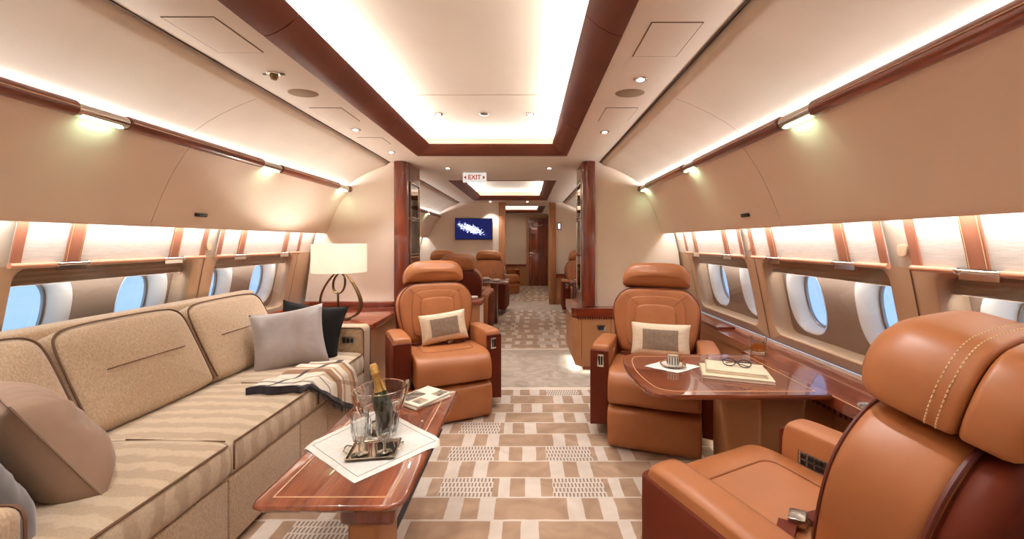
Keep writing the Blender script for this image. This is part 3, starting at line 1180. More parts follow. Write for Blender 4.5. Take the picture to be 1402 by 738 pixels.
# low cabinets under the partition
for s in (-1, 1):
    side = 'left' if s < 0 else 'right'
    if s > 0:
        xa = 0.744
        poly = [(xa, 4.50), (xa, 3.90), (xa + 0.05, 3.85), (1.77, 3.85), (1.77, 4.50)]
    else:
        xa = 0.86
        poly = [(xa, 4.50), (xa, 3.87), (xa + 0.02, 3.85), (1.77, 3.85), (1.77, 4.50)]
    T = thing('low_cabinet', 'low tan leather cabinet with mahogany top under the %s partition' % side, 'cabinet', (s * 1.2, 3.9, 0), 0, 'low cabinets at the partition')
    MT = Matrix.Translation((-s * 1.2, -3.9, 0))
    lp = [(s * x, y) for x, y in poly]
    m = MB()
    cx = s * 1.3
    inner = [(cx + (x - cx) * 0.985, 4.2 + (y - 4.2) * 0.985) for x, y in lp]
    low = [(cx + (x - cx) * 0.93, 4.2 + (y - 4.2) * 0.93) for x, y in lp]
    m.loops([[(x, y, 0.06) for x, y in low], [(x, y, 0.14) for x, y in inner], [(x, y, 0.525) for x, y in inner]], True, True, True, MT)
    body = build('body', m, 'leatherw', T)
    for q in range(4):
        j = MB()
        xx = s * (xa + 0.09 + q * 0.28)
        j.box(xx, xx + 0.004, 3.8535, 3.856, 0.14, 0.52, mat=MT)
        build('panel_seam', j, 'piping', body)
    m = MB()
    m.prism(lp, 0.535, 0.615, 'z', MT)
    build('top', m, 'woodx', T)
    m = MB()
    for q in range(46):
        xx = s * (xa + 0.06 + q * 0.0225)
        m.rbox(xx - 0.008, xx + 0.008, 3.846, 3.862, 0.512, 0.536, 0.004, 2, mat=MT)
    o = build('beaded_edge', m, 'leatherd', T)
    o['kind'] = 'stuff'
    m = MB()
    m.box(min(s * (xa + 0.12), s * 1.8), max(s * (xa + 0.12), s * 1.8), 3.96, 4.4, 0.0, 0.06, mat=MT)
    build('plinth', m, 'leatherd', T)
    area('plinth_light', (s * (xa + 0.05), 4.2, 0.055), (0, 0, 0), 0.05, 0.5, 0.5, (0.85, 1.0, 0.92))
    area('plinth_light', (s * 1.25, 3.9, 0.055), (0, 0, 0), 0.8, 0.03, 0.5, (0.85, 1.0, 0.92))
m = MB()
m.rbox(-0.04, 0.04, -0.012, 0.0, -0.028, 0.028, 0.004, 2)
o = build('socket_panel', m, 'steel', None, loc=(1.02, 3.857, 0.43))
tag(o, 'small steel socket plate on the right low cabinet', 'socket')
m = MB()
m.rbox(-0.03, 0.03, -0.006, 0.0, -0.018, 0.018, 0.003, 2)
build('opening', m, 'black', o, loc=(0, -0.0105, 0))

# ------------------------------------------------------------------ screen wall with portal (y = 8.1)
pw = MB()
XL, XR = -0.185, 0.82
half = [(1.84, -0.01), (1.89, 0.45)] + [(x, z) for x, z in side_poly if x > 0.98 and z > 0.62]
left = [(XL, -0.01)] + [(XL, 2.034), (-1.035, 2.034)] + [(-x, z) for x, z in reversed(half[:-1])]
right = [(XR, -0.01)] + half[:-1] + [(1.035, 2.034), (XR, 2.034)]
pw.prism(left, YT, YT + 0.12, 'y')
struct('wall_screen_left', pw, 'wallb')
pw = MB()
pw.prism(right, YT, YT + 0.12, 'y')
struct('wall_screen_right', pw, 'wallb')
pw = MB()
for (a, b) in ((XL - 0.065, XL + 0.065), (XR - 0.065, XR + 0.065)):
    pw.rbox(a, b, YT - 0.03, YT + 0.15, 0.0, ZC - 0.001, 0.008, 2)
struct('door_1', pw, 'leatherw')
# wainscot on the screen wall
for i, (a, b) in enumerate(((XR + 0.07, 1.86), (-1.86, XL - 0.07))):
    m = MB()
    m.box(a, b, YT - 0.02, YT - 0.001, 0.0, 0.54)
    o = struct('baseboard_%s' % ('right' if i == 0 else 'left'), m, 'leatherw')
    m = MB()
    m.box(a, b, YT - 0.035, YT - 0.001, 0.54, 0.61)
    build('chair_rail', m, 'woodx', o)
# corridor walls
m = MB()
m.box(-1.4, 1.4, YE, YE + 0.1, -0.02, 2.3)
struct('wall_end', m, 'wallb')
m = MB()
m.box(1.02, 1.08, YT + 0.12, YE, 0, ZC)
struct('wall_corridor', m, 'wallb')
m = MB()
m.box(-1.0, 0.30, YE - 0.02, YE - 0.001, 0.0, 0.54)
o = struct('baseboard_end', m, 'leatherw')
m = MB()
m.box(-1.0, 0.30, YE - 0.035, YE - 0.001, 0.54, 0.61)
build('chair_rail', m, 'woodx', o)
# far door
D = sgroup('door_2')
m = MB()
for (a, b, c, d) in ((0.29, 0.35, 0.0, 1.97), (0.90, 0.96, 0.0, 1.97), (0.35, 0.90, 1.92, 1.97)):
    m.box(a, b, YE - 0.07, YE - 0.002, c, d)
build('frame', m, 'leatherw', D)
m = MB()
m.box(0.352, 0.898, YE - 0.05, YE - 0.01, 0.0, 1.918)
leaf = build('door_leaf', m, 'woodz', D)
m = MB()
for (a, b, c, d) in ((0.42, 0.83, 1.05, 1.80), (0.42, 0.83, 0.15, 0.93)):
    m.rbox(a, b, YE - 0.056, YE - 0.045, c, d, 0.004, 2)
build('panel', m, 'woodz', leaf)
m = MB()
m.lathe([(0, 0), (0.026, 0), (0.026, 0.008), (0, 0.008)], 16, TR(0.41, YE - 0.05, 0.93, 90))
m.tube([(0.41, YE - 0.055, 0.93), (0.41, YE - 0.10, 0.93), (0.52, YE - 0.10, 0.93)], 0.009)
m.lathe([(0, 0), (0.020, 0), (0.020, 0.008), (0, 0.008)], 16, TR(0.41, YE - 0.05, 0.85, 90))
build('handle', m, 'chrome', leaf)
m = MB()
m.tube([(0.50, YE - 0.06, 1.74), (0.56, YE - 0.062, 1.715), (0.63, YE - 0.064, 1.705), (0.70, YE - 0.062, 1.715), (0.76, YE - 0.06, 1.74)], 0.010, 6)
build('coat_hook', m, 'chrome', leaf)

# wall screen
T = thing('wall_screen', 'flat wall screen showing white city lights on dark blue', 'television', (-0.745, YT - 0.002, 1.505))
m = MB()
m.rbox(-0.372, 0.372, -0.05, 0.0, -0.215, 0.215, 0.008, 2)
build('casing', m, 'screenbezel', T)
m = MB()
m.box(-0.355, 0.355, -0.0535, -0.0505, -0.20, 0.20)
build('display', m, 'screen', T)
# call panel on the right of the portal
T = thing('wall_switch', 'small lit touch panel on the cream wall right of the portal', 'wall switch', (0.955, YT - 0.001, 1.56))
m = MB()
m.rbox(-0.045, 0.045, -0.02, 0, -0.075, 0.075, 0.006, 2)
build('plate', m, 'steel', T)
m = MB()
m.box(-0.02, 0.02, -0.0235, -0.0205, -0.05, 0.05)
build('touch_panel', m, emit('pale_blue_panel', (210, 226, 250), 1.2), T)

# exit sign
T = thing('exit_sign', 'white hanging sign with red letters EXIT between two arrows', 'sign', (-0.275, 4.58, ZC))
m = MB()
m.rbox(-0.133, 0.133, -0.012, 0.012, -0.115, -0.005, 0.006, 2)
build('sign_plate', m, 'signlit', T)
m = MB()
m.box(-0.10, 0.10, -0.008, 0.008, -0.006, 0.0)
build('bracket', m, 'steel', T)
fc = bpy.data.curves.new('lettering', 'FONT')
fc.body = 'EXIT'
fc.size = 0.072
fc.extrude = 0.0006
fc.align_x = 'CENTER'
fc.align_y = 'CENTER'
fc.offset = 0.0016
ft = bpy.data.objects.new('lettering', fc)
COL.objects.link(ft)
ft.data.materials.append(M['signred'])
ft.parent = T
ft.location = (0, -0.0135, -0.060)
ft.rotation_euler = (R(90), 0, 0)
bpy.context.view_layer.update()
fm = bpy.data.meshes.new_from_object(ft.evaluated_get(bpy.context.evaluated_depsgraph_get()))
bpy.data.objects.remove(ft)
ft = bpy.data.objects.new('lettering', fm)
COL.objects.link(ft)
ft.parent = T
ft.location = (0, -0.0135, -0.060)
ft.rotation_euler = (R(90), 0, 0)
m = MB()
for q in (-1, 1):
    m.prism([(q * 0.122, -0.060), (q * 0.094, -0.038), (q * 0.094, -0.082)], -0.0142, -0.0125, 'y')
build('arrow', m, 'signred', T)

# ------------------------------------------------------------------ ceiling fittings
spots = [(-0.864, 1.894, 0, 'front left soffit, unlit'), (-0.879, 2.83, 2, 'left soffit, middle'), (-0.867, 3.54, 2, 'left soffit near the partition'), (0.866, 1.954, 2, 'right soffit beside the round grille'),
         (0.872, 2.89, 2, 'right soffit behind the hatch'), (-0.527, 4.31, 1, 'header left of the sign'), (0.553, 4.31, 1, 'header right of the sign'), (-0.40, 7.9, 1, 'over the screen wall'), (0.32, 7.9, 1, 'over the portal'),
         (-0.34, 3.01, 3, 'recessed ceiling, left'), (0.34, 3.01, 3, 'recessed ceiling, right'), (-0.34, 1.0, 3, 'recessed ceiling above the camera, left'), (0.34, 1.0, 3, 'recessed ceiling above the camera, right'),
         (-0.866, 0.95, 2, 'left soffit beside the camera'), (0.866, 0.95, 2, 'right soffit beside the camera')]
for (x, y, k, where) in spots:
    z = 2.20 if k == 3 else ZC
    T = thing('downlight', 'small round chrome downlight, ' + where, 'downlight', (x, y, z), 0, 'round ceiling downlights')
    m = MB()
    m.lathe([(0.019, -0.0005), (0.019, -0.006), (0.030, -0.007), (0.034, -0.003), (0.034, -0.0005), (0.019, -0.0005)], 20)
    build('ring', m, 'chrome', T)
    if k == 0:
        m = MB()
        m.lathe([(0, -0.03), (0.012, -0.028), (0.018, -0.015), (0.019, -0.001), (0, -0.0005)], 16)
        m.box(-0.05, 0.05, -0.006, 0.006, -0.006, -0.001)
        build('lamp_head', m, 'bronze', T)
    else:
        m = MB()
        m.lathe([(0, -0.012), (0.010, -0.010), (0.0175, -0.004), (0.0175, -0.001), (0, -0.0005)], 16)
        build('lens', m, 'lensblue' if k == 2 else 'lens', T)
        l = bpy.data.lights.new('downlight_beam', 'SPOT')
        l.energy = P_DOWN
        l.spot_size = R(95)
        l.spot_blend = 0.6
        l.shadow_soft_size = 0.02
        l.color = NEUT
        lo_ = bpy.data.objects.new('downlight_beam', l)
        lo_.location = (x, y, z - 0.03)
        COL.objects.link(lo_)
m = MB()
m.lathe([(0, -0.012), (0.02, -0.010), (0.034, -0.004), (0.036, 0), (0, 0)], 20)
o = build('smoke_detector', m, 'steel', None, loc=(0.0, 3.01, 2.199))
tag(o, 'small flat round detector between the two recessed ceiling lights', 'detector')
for (x, nm) in ((-0.863, 'left'), (0.861, 'right')):
    m = MB()
    m.lathe([(0, -0.004), (0.07, -0.004), (0.076, -0.001), (0.076, 0.0), (0, 0)], 36, Matrix.Diagonal((1, 0.76, 1, 1)))
    o = build('speaker_grille', m, noisy('grille_' + nm, (150, 126, 104), (160, 136, 112), 200, 0.8), None, loc=(x, 2.14, ZC - 0.0005))
    tag(o, 'flat oval taupe speaker grille in the %s soffit' % nm, 'speaker', 'speaker grilles in the soffits')
for (cx, cy, hx, hy, nm) in ((0.857, 1.58, 0.09, 0.13, 'right soffit nearer the camera'), (-0.865, 1.545, 0.09, 0.13, 'left soffit nearer the camera'), (0.875, 2.505, 0.092, 0.13, 'right soffit beyond the round grille'), (-0.862, 2.505, 0.092, 0.13, 'left soffit beyond the round grille'), (-0.866, 3.15, 0.09, 0.10, 'left soffit by the partition')):
    m = MB()
    m.box(cx - hx, cx + hx, cy - hy, cy + hy, ZC - 0.003, ZC - 0.0005)
    o = build('access_panel', m, 'ceil')
    tag(o, 'flush rectangular access hatch outlined in the ' + nm, 'hatch', 'access hatches in the soffits')
    m = MB()
    t = 0.0035 if cy < 2 else 0.0025
    for (a, b, c, d) in ((cx - hx - t, cx + hx + t, cy - hy - t, cy - hy), (cx - hx - t, cx + hx + t, cy + hy, cy + hy + t), (cx - hx - t, cx - hx, cy - hy, cy + hy), (cx + hx, cx + hx + t, cy - hy, cy + hy)):
        m.box(a, b, c, d, ZC - 0.0022, ZC - 0.0004)
    build('gasket', m, 'sofapipe', o)

# ------------------------------------------------------------------ seats
BACK_OUT = chaikin([(-0.205, 0.0), (0.205, 0.0), (0.262, 0.06), (0.308, 0.30), (0.300, 0.42), (0.225, 0.515), (0.12, 0.53), (-0.12, 0.53), (-0.225, 0.515), (-0.300, 0.42), (-0.308, 0.30), (-0.262, 0.06)], 3)
BACK_OUT = [(u, v * 0.92) for u, v in BACK_OUT]
PAD_OUT = chaikin([(-0.14, 0.02), (0.14, 0.02), (0.165, 0.10), (0.165, 0.345), (0.12, 0.395), (-0.12, 0.395), (-0.165, 0.345), (-0.165, 0.10)], 3)
MID_OUT = chaikin([(-0.19, 0.02), (0.19, 0.02), (0.225, 0.10), (0.225, 0.39), (0.17, 0.455), (-0.17, 0.455), (-0.225, 0.39), (-0.225, 0.10)], 3)
HEAD_OUT = chaikin([(u * 0.96, v * 0.93) for u, v in [(-0.235, 0.0), (0.235, 0.0), (0.252, 0.03), (0.240, 0.12), (0.185, 0.185), (0.08, 0.196), (-0.08, 0.196), (-0.185, 0.185), (-0.240, 0.12), (-0.252, 0.03)]], 3)
LEAN = -11


def make_seat(label, group, LEAN=-11, control=1, headextra=0.0, buckle=True, inner_controls=0):
    T = thing('cabin_seat', label, 'armchair', (0, 0, 0), 0, group)
    # pedestal
    m = MB()
    m.rbox(-0.19, 0.19, -0.20, 0.20, 0.0, 0.13, 0.03, 3)
    build('pedestal', m, 'black', T)
    # seat cushion
    m = MB()
    prof = chaikin([(-0.375, 0.26), (-0.395, 0.34), (-0.375, 0.43), (-0.30, 0.468), (-0.10, 0.462), (0.20, 0.438), (0.24, 0.40), (0.24, 0.28), (-0.20, 0.258)], 3)
    xs = [(-0.262, 0.955), (-0.260, 0.975), (-0.250, 0.992), (-0.23, 1.0), (0, 1.012), (0.23, 1.0), (0.250, 0.992), (0.260, 0.975), (0.262, 0.955)]
    m.loops([[(x, -0.07 + (y + 0.07) * k, 0.38 + (z - 0.38) * k) for y, z in prof] for x, k in xs], True, True, True)
    sc_ = build('seat_cushion', m, 'leather', T, sharp=60)
    m = MB()
    ring = []
    rr_ = rrect(-0.185, 0.185, -0.22, 0.18, 0.05, 5)
    for a_, b_ in zip(rr_, rr_[1:] + rr_[:1]):
        for k_ in range(4):
            x, y = a_[0] + (b_[0] - a_[0]) * k_ / 4, a_[1] + (b_[1] - a_[1]) * k_ / 4
            z0_ = 0.462 - (y + 0.1) * (0.08 if y > -0.1 else 0.03)
            ring.append((x, y, 0.38 + (z0_ - 0.38) * (1.012 - 0.012 * abs(x) / 0.23) + 0.0005))
    m.tube(ring, 0.004, 6, closed=True)
    build('seam', m, 'leatherseam', sc_)
    # leg rest
    m = MB()
    prof = chaikin([(-0.375, 0.248), (-0.392, 0.21), (-0.39, 0.10), (-0.378, 0.02), (-0.34, 0.008), (-0.27, 0.02), (-0.27, 0.25), (-0.31, 0.256)], 3)
    m.loops([[(x, -0.31 + (y + 0.31) * k, 0.16 + (z - 0.16) * k) for y, z in prof] for x, k in ((-0.262, 0.94), (-0.258, 0.97), (-0.24, 1.0), (0.24, 1.0), (0.258, 0.97), (0.262, 0.94))], True, True, True)
    build('leg_rest', m, 'leather', T, sharp=60)
    m = MB()
    m.rbox(-0.25, 0.25, -0.28, 0.22, 0.12, 0.27, 0.02, 2)
    build('seat_frame', m, 'leatherd', T)
    # backrest
    BM = TR(0, 0.235, 0.425, LEAN)
    m = MB()
    m.pad(BACK_OUT, 0.19, 0.035, 0.006, mat=BM)
    b = build('backrest', m, 'leather', T, sharp=60)
    m = MB()
    m.pad([(u * 0.9, v * 0.86 + 0.03) for u, v in MID_OUT], 0.016, 0.008, 0.003, mat=TR(0, 0.235, 0.425, LEAN) @ Matrix.Translation((0, -0.099, 0)))
    build('side_bolster', m, 'leather', b, sharp=60)
    m = MB()
    m.pad([(u * 0.84, v * 0.79 + 0.05) for u, v in PAD_OUT], 0.022, 0.011, 0.006, mat=BM @ Matrix.Translation((0, -0.112, 0)))
    build('inner_pad', m, 'leather', b, sharp=60)
    m = MB()
    m.tube([BM @ Vector((p[0] * 0.975, -0.082, 0.244 + (p[1] - 0.244) * 0.975)) for p in BACK_OUT], 0.0045, 6, closed=True)
    build('piping', m, 'piping', b)
    m = MB()
    for q in (-1, 1):
        m.tube([BM @ Vector((q * 0.122, -0.1085, 0.355)), BM @ Vector((q * 0.172, -0.1072, 0.402)), BM @ Vector((q * 0.212, -0.0965, 0.432))], 0.0022, 5)
    build('corner_seam', m, 'leatherseam', b)
    # rear shell
    shell = chaikin([(-0.20, -0.22), (0.20, -0.22), (0.268, -0.16), (0.315, 0.28), (0.306, 0.42), (0.230, 0.52), (0.12, 0.535), (-0.12, 0.535), (-0.230, 0.52), (-0.306, 0.42), (-0.315, 0.28), (-0.268, -0.16)], 3)
    shell = [(u, v * 0.92 if v > 0 else v) for u, v in shell]
    m = MB()
    m.pad(shell, 0.075, 0.034, 0.0, backbulge=0.02, mat=BM @ Matrix.Translation((0, 0.115, 0)))
    s_ = build('back_shell', m, 'leatherd', T, sharp=60)
    m = MB()
    m.tube([BM @ Vector((p[0] * 0.995, 0.080, 0.135 + (p[1] - 0.135) * 0.998)) for p in shell], 0.0055, 6, closed=True)
    build('shell_piping', m, 'piping', s_)
    # headrest: front lobe and rear lobe
    HM = TR(0, 0.235, 0.425, LEAN) @ Matrix.Translation((0, -0.02, 0.488))
    m = MB()
    m.pad(HEAD_OUT, 0.175, 0.065, 0.012, rb=0.012, mat=HM @ Matrix.Translation((0, -0.012, 0)))
    h = build('headrest', m, 'leather', T, sharp=60)
    m = MB()
    m.pad([(u * 0.995, v) for u, v in HEAD_OUT], 0.088, 0.012, 0.0, rb=0.03, backbulge=0.012, mat=HM @ Matrix.Translation((0, 0.121, 0.0)))
    h2 = build('headrest_back', m, 'leather', h, sharp=60)
    m = MB()
    for yy in (0.046, 0.062):
        pts = [HM @ Vector((p[0] * (1.002), yy - 0.012, 0.092 + (p[1] - 0.092) * 1.002)) for p in HEAD_OUT if p[1] > 0.012]
        i0 = max(range(len(pts)), key=lambda i: (pts[i] - pts[i - 1]).length)
        pts = pts[i0:] + pts[:i0]
        # dashed stitches
        for a in range(0, len(pts) - 1):
            d = pts[a + 1] - pts[a]
            k = max(1, int(d.length / 0.011))
            for e_ in range(k):
                p0 = pts[a] + d * (e_ / k)
                p1 = pts[a] + d * ((e_ + 0.62) / k)
                m.tube([p0, p1], 0.0014, 4)
    o = build('stitching', m, 'stitch', h)
    # arms
    for q in (-1, 1):
        m = MB()
        side = chaikin([(-0.225, 0.10), (-0.232, 0.47), (-0.225, 0.565), (-0.20, 0.590), (0.10, 0.575), (0.27, 0.56), (0.30, 0.53), (0.26, 0.12), (0.20, 0.08), (-0.18, 0.08)], 2)
        xs = [(0.270, 0.955), (0.274, 0.975), (0.284, 0.99), (0.300, 1.0), (0.350, 1.0), (0.372, 0.99), (0.383, 0.97), (0.387, 0.94)]
        m.loops([[(q * x, 0.02 + (y - 0.02) * k, 0.34 + (z - 0.34) * k) for y, z in side] for x, k in xs], True, True, True)
        a_ = build('armrest', m, 'leather', T, sharp=60)
        # dark outer and front panel: a bent slab wrapped round the front corner
        m = MB()
        pth = [(0.276, -0.2365), (0.375, -0.2365), (0.390, -0.232), (0.397, -0.215), (0.397, 0.22), (0.392, 0.285)]
        pin = [(0.276, -0.222), (0.375, -0.222), (0.382, -0.218), (0.386, -0.208), (0.386, 0.22), (0.384, 0.28)]
        tops = [0.553, 0.553, 0.550, 0.548, 0.534, 0.512]
        bots = [0.085, 0.075, 0.07, 0.07, 0.10, 0.18]
        rings = []
        for (p, i_, t_, b0) in zip(pth, pin, tops, bots):
            rings.append([(q * p[0], p[1], b0), (q * p[0], p[1], t_ - 0.004), (q * (p[0] * 0.6 + i_[0] * 0.4), p[1] * 0.6 + i_[1] * 0.4, t_), (q * i_[0], i_[1], t_), (q * i_[0], i_[1], b0)])
        m.loops(rings, True, True, True)
        build('outer_panel', m, 'leatherd', a_, sharp=50)
        if q == control:
            m = MB()
            m.rbox(q * 0.325 - 0.021, q * 0.325 + 0.021, -0.243, -0.236, 0.448, 0.530, 0.004, 2)
            c_ = build('control_plate', m, 'chrome', a_)
            for (xa, xb) in ((-0.013, -0.002), (0.002, 0.013)):
                k_ = MB()
                k_.rbox(q * 0.325 + xa, q * 0.325 + xb, -0.2475, -0.2425, 0.460, 0.518, 0.002, 2)
                build('button', k_, 'black', c_)
        if q == inner_controls:
            m = MB()
            m.rbox(q * 0.266, q * 0.274, -0.16, -0.055, 0.455, 0.505, 0.003, 2)
            c_ = build('control_plate', m, 'chrome', a_)
            for i in range(4):
                for j in range(2):
                    k_ = MB()
                    k_.rbox(q * 0.2635, q * 0.268, -0.152 + i * 0.024, -0.134 + i * 0.024, 0.461 + j * 0.021, 0.477 + j * 0.021, 0.002, 2)
                    build('button', k_, 'black', c_)
            m = MB()
            m.rbox(q * 0.266, q * 0.274, -0.040, 0.0, 0.452, 0.502, 0.003, 2)
            c_ = build('control_plate', m, 'chrome', a_)
            k_ = MB()
            k_.rbox(q * 0.2635, q * 0.268, -0.034, -0.006, 0.458, 0.496, 0.002, 2)
            build('button', k_, 'black', c_)
        elif q == control and inner_controls == 0:
            m = MB()
            m.tube([(q * 0.272, -0.10, 0.50), (q * 0.262, -0.10, 0.515), (q * 0.258, -0.10, 0.545)], 0.006, 6)
            build('lever', m, 'chrome', a_)
    if buckle:
        m = MB()
        m.rbox(-0.030, 0.030, -0.022, 0.022, -0.012, 0.012, 0.006, 2, mat=TR(0.06, 0.03, 0.475, 8, 0, 25))
        bk = build('belt_buckle', m, 'steel', T)
        m = MB()
        for (p0, p1) in (((-0.235, 0.12, 0.46), (0.03, 0.04, 0.468)), ((0.09, 0.02, 0.468), (0.235, 0.12, 0.46))):
            a, b_ = Vector(p0), Vector(p1)
            d = (b_ - a).normalized()
            n_ = d.cross(Vector((0, 0, 1))).normalized() * 0.022
            u = Vector((0, 0, 0.004))
            mid = (a + b_) / 2 + Vector((0, -0.015, 0.006))
            rings = [[p + n_, p + n_ + u, p - n_ + u, p - n_] for p in (a, mid, b_)]
            m.loops(rings, True, True, True)
        build('belt', m, 'leatherd', bk)
    return T


def place(o, x, y, rz, label=None):
    o.location = (x, y, 0)
    o.rotation_euler = (0, 0, R(rz))
    if label:
        o['label'] = label
    return o


G = 'tan leather cabin seats'
seatL = place(make_seat('tan leather swivel seat facing us beside the coffee table, left of the aisle', G, control=1), -0.33, 3.12, 25)
seatR = place(make_seat('tan leather swivel seat facing us at the near dining table, right of the aisle', G, control=-1), 1.175, 2.72, -19)
seatN = place(make_seat('large tan leather seat in the right foreground, seen from behind its side', G, LEAN=-13, control=0, inner_controls=-1), 1.12, 1.19, 205.8)
far = [(-0.56, 5.65, 176, 'far cabin seat turned away from us, dark shell visible behind the left aisle seat'),
       (-0.43, 7.25, -6, 'far cabin seat facing us beside the screen wall portal'),
       (-1.25, 7.25, 0, 'far cabin seat facing us below the wall screen, by the windows'),
       (1.33, 7.25, 0, 'far cabin seat facing us right of the portal, half behind the column'),
       (-0.32, 9.9, 40, 'seat in the corridor beyond the portal, half hidden by its left post')]
for (x, y, rz, lb) in far:
    c = copy_tree(seatR)
    place(c, x, y, rz, lb)

# ------------------------------------------------------------------ sofa
T = thing('sofa', 'long oatmeal chenille sofa with brown piping along the left windows', 'sofa', (-1.3, 1.95, 0))
MT = Matrix.Translation((1.3, -1.95, 0))
SY0, SY1 = 0.97, 2.95
m = MB()
m.box(-1.74, -0.885, SY0 - 0.12, SY1 + 0.12, 0.025, 0.305, mat=MT)
base = build('base', m, 'sofa', T)
m = MB()
m.box(-1.74, -0.93, SY0 - 0.1, SY1 + 0.1, 0.0, 0.025, mat=MT)
build('plinth', m, 'black', base)
ed = [SY0 - 0.115, 1.30, 1.62, 2.13, 2.42, 2.66, SY1 + 0.115]
for a, b in zip(ed[:-1], ed[1:]):
    m = MB()
    m.rbox(-0.90, -0.872, a + 0.003, b - 0.003, 0.03, 0.297, 0.008, 3, mat=MT)
    build('base_panel', m, 'sofa', base)
for i in range(3):
    a, b = SY0 + i * 0.66, SY0 + (i + 1) * 0.66
    m = MB()
    prof = chaikin([(-1.52, 0.30), (-0.90, 0.30), (-0.862, 0.315), (-0.862, 0.40), (-0.875, 0.438), (-0.93, 0.448), (-1.15, 0.455), (-1.45, 0.448), (-1.52, 0.43)], 2)
    c = (-1.2, 0.375)
    ring = [(0.003, 0.97), (0.008, 0.985), (0.022, 0.997), (0.06, 1.0)]
    rr = [(a + d, k) for d, k in ring] + [(b - d, k) for d, k in reversed(ring)]
    m.loops([[(c[0] + (x - c[0]) * k, y, c[1] + (z - c[1]) * k) for x, z in prof] for y, k in rr], True, True, True, MT)
    q = build('seat_cushion', m, 'sofaseat', T, sharp=60)
    m = MB()
    m.tube([MT @ Vector(p) for p in [(-0.866, a + 0.01, 0.33), (-0.866, a + 0.01, 0.425), (-0.885, a + 0.012, 0.441), (-0.95, a + 0.010, 0.449)]][0:2] + [MT @ Vector(p) for p in [(-0.872, a + 0.02, 0.437), (-0.872, b - 0.02, 0.437)]], 0.0042, 6)
    m.tube([MT @ Vector(p) for p in [(-0.90, a + 0.006, 0.444), (-1.30, a + 0.006, 0.452)]], 0.003, 5)
    build('piping', m, 'sofapipe', q)
# back cushions
for i in range(3):
    a, b = SY0 + i * 0.66, SY0 + (i + 1) * 0.66
    cy = (a + b) / 2
    hw = 0.327
    ol = chaikin([(-hw + 0.012, 0.0), (hw - 0.012, 0.0), (hw, 0.04), (hw, 0.38), (hw - 0.018, 0.455), (hw - 0.10, 0.482), (-hw + 0.10, 0.482), (-hw + 0.018, 0.455), (-hw, 0.38), (-hw, 0.04)], 3)
    BM = MT @ TR(-1.49, cy, 0.43, 0, 0, 90) @ TR(0, 0, 0, -26)
    m = MB()
    m.pad(ol, 0.17, 0.05, 0.022, mat=BM)
    q = build('back_cushion', m, 'sofa', T, sharp=60)
    m = MB()
    pts = [BM @ Vector((p[0] * 0.975, -0.068, 0.241 + (p[1] - 0.241) * 0.985)) for p in ol if p[1] > 0.02]
    i0 = max(range(len(pts)), key=lambda i_: (pts[i_] - pts[i_ - 1]).length)
    pts = pts[i0:] + pts[:i0]
    m.tube(pts, 0.0045, 6)
    build('piping', m, 'sofapipe', q)
    m = MB()
    m.tube([BM @ Vector((u, -0.1065 + 0.004 * (abs(u) / 0.22) ** 4, 0.245)) for u in [k * 0.022 for k in range(-9, 10)]], [0.0028] * 19, 6)
    build('tuft_seam', m, 'sofapipe', q)
# back frame with ledge
m = MB()
prof = chaikin([(-1.60, 0.30), (-1.735, 0.74), (-1.735, 0.865), (-1.75, 0.885), (-1.825, 0.888), (-1.835, 0.87), (-1.835, 0.30)], 2)
m.loops([[(x, y, z) for x, z in prof] for y in (SY0 - 0.12, SY1 + 0.10)], True, True, True, MT)
build('back_frame', m, 'sofa', T)
for (y0, y1) in ((SY0 - 0.135, SY0 - 0.002), (SY1 + 0.002, SY1 + 0.135)):
    m = MB()
    m.rbox(-1.74, -0.868, y0, y1, 0.03, 0.632, 0.035, 5, mat=MT)
    q = build('arm', m, 'sofa', T)
    m = MB()
    yy = [y0 + 0.004, y1 - 0.004]
    for e_, y in enumerate(yy):
        pts = [(-0.874, y, 0.06), (-0.874, y, 0.59), (-0.882, y, 0.612), (-0.90, y, 0.622), (-1.45, y, 0.622)]
        m.tube([MT @ Vector(p) for p in pts], 0.004, 6)
    build('piping', m, 'sofapipe', q)
m = MB()
m.rbox(-1.03, -0.935, SY1 - 0.004, SY1 + 0.004, 0.505, 0.558, 0.004, 2, mat=MT)
q = build('control_panel', m, 'steel', T)
for i in range(3):
    m = MB()
    m.rbox(-1.022 + i * 0.028, -1.000 + i * 0.028, SY1 - 0.008, SY1 - 0.003, 0.515, 0.548, 0.002, 2, mat=MT)
    build('button', m, 'black', q)


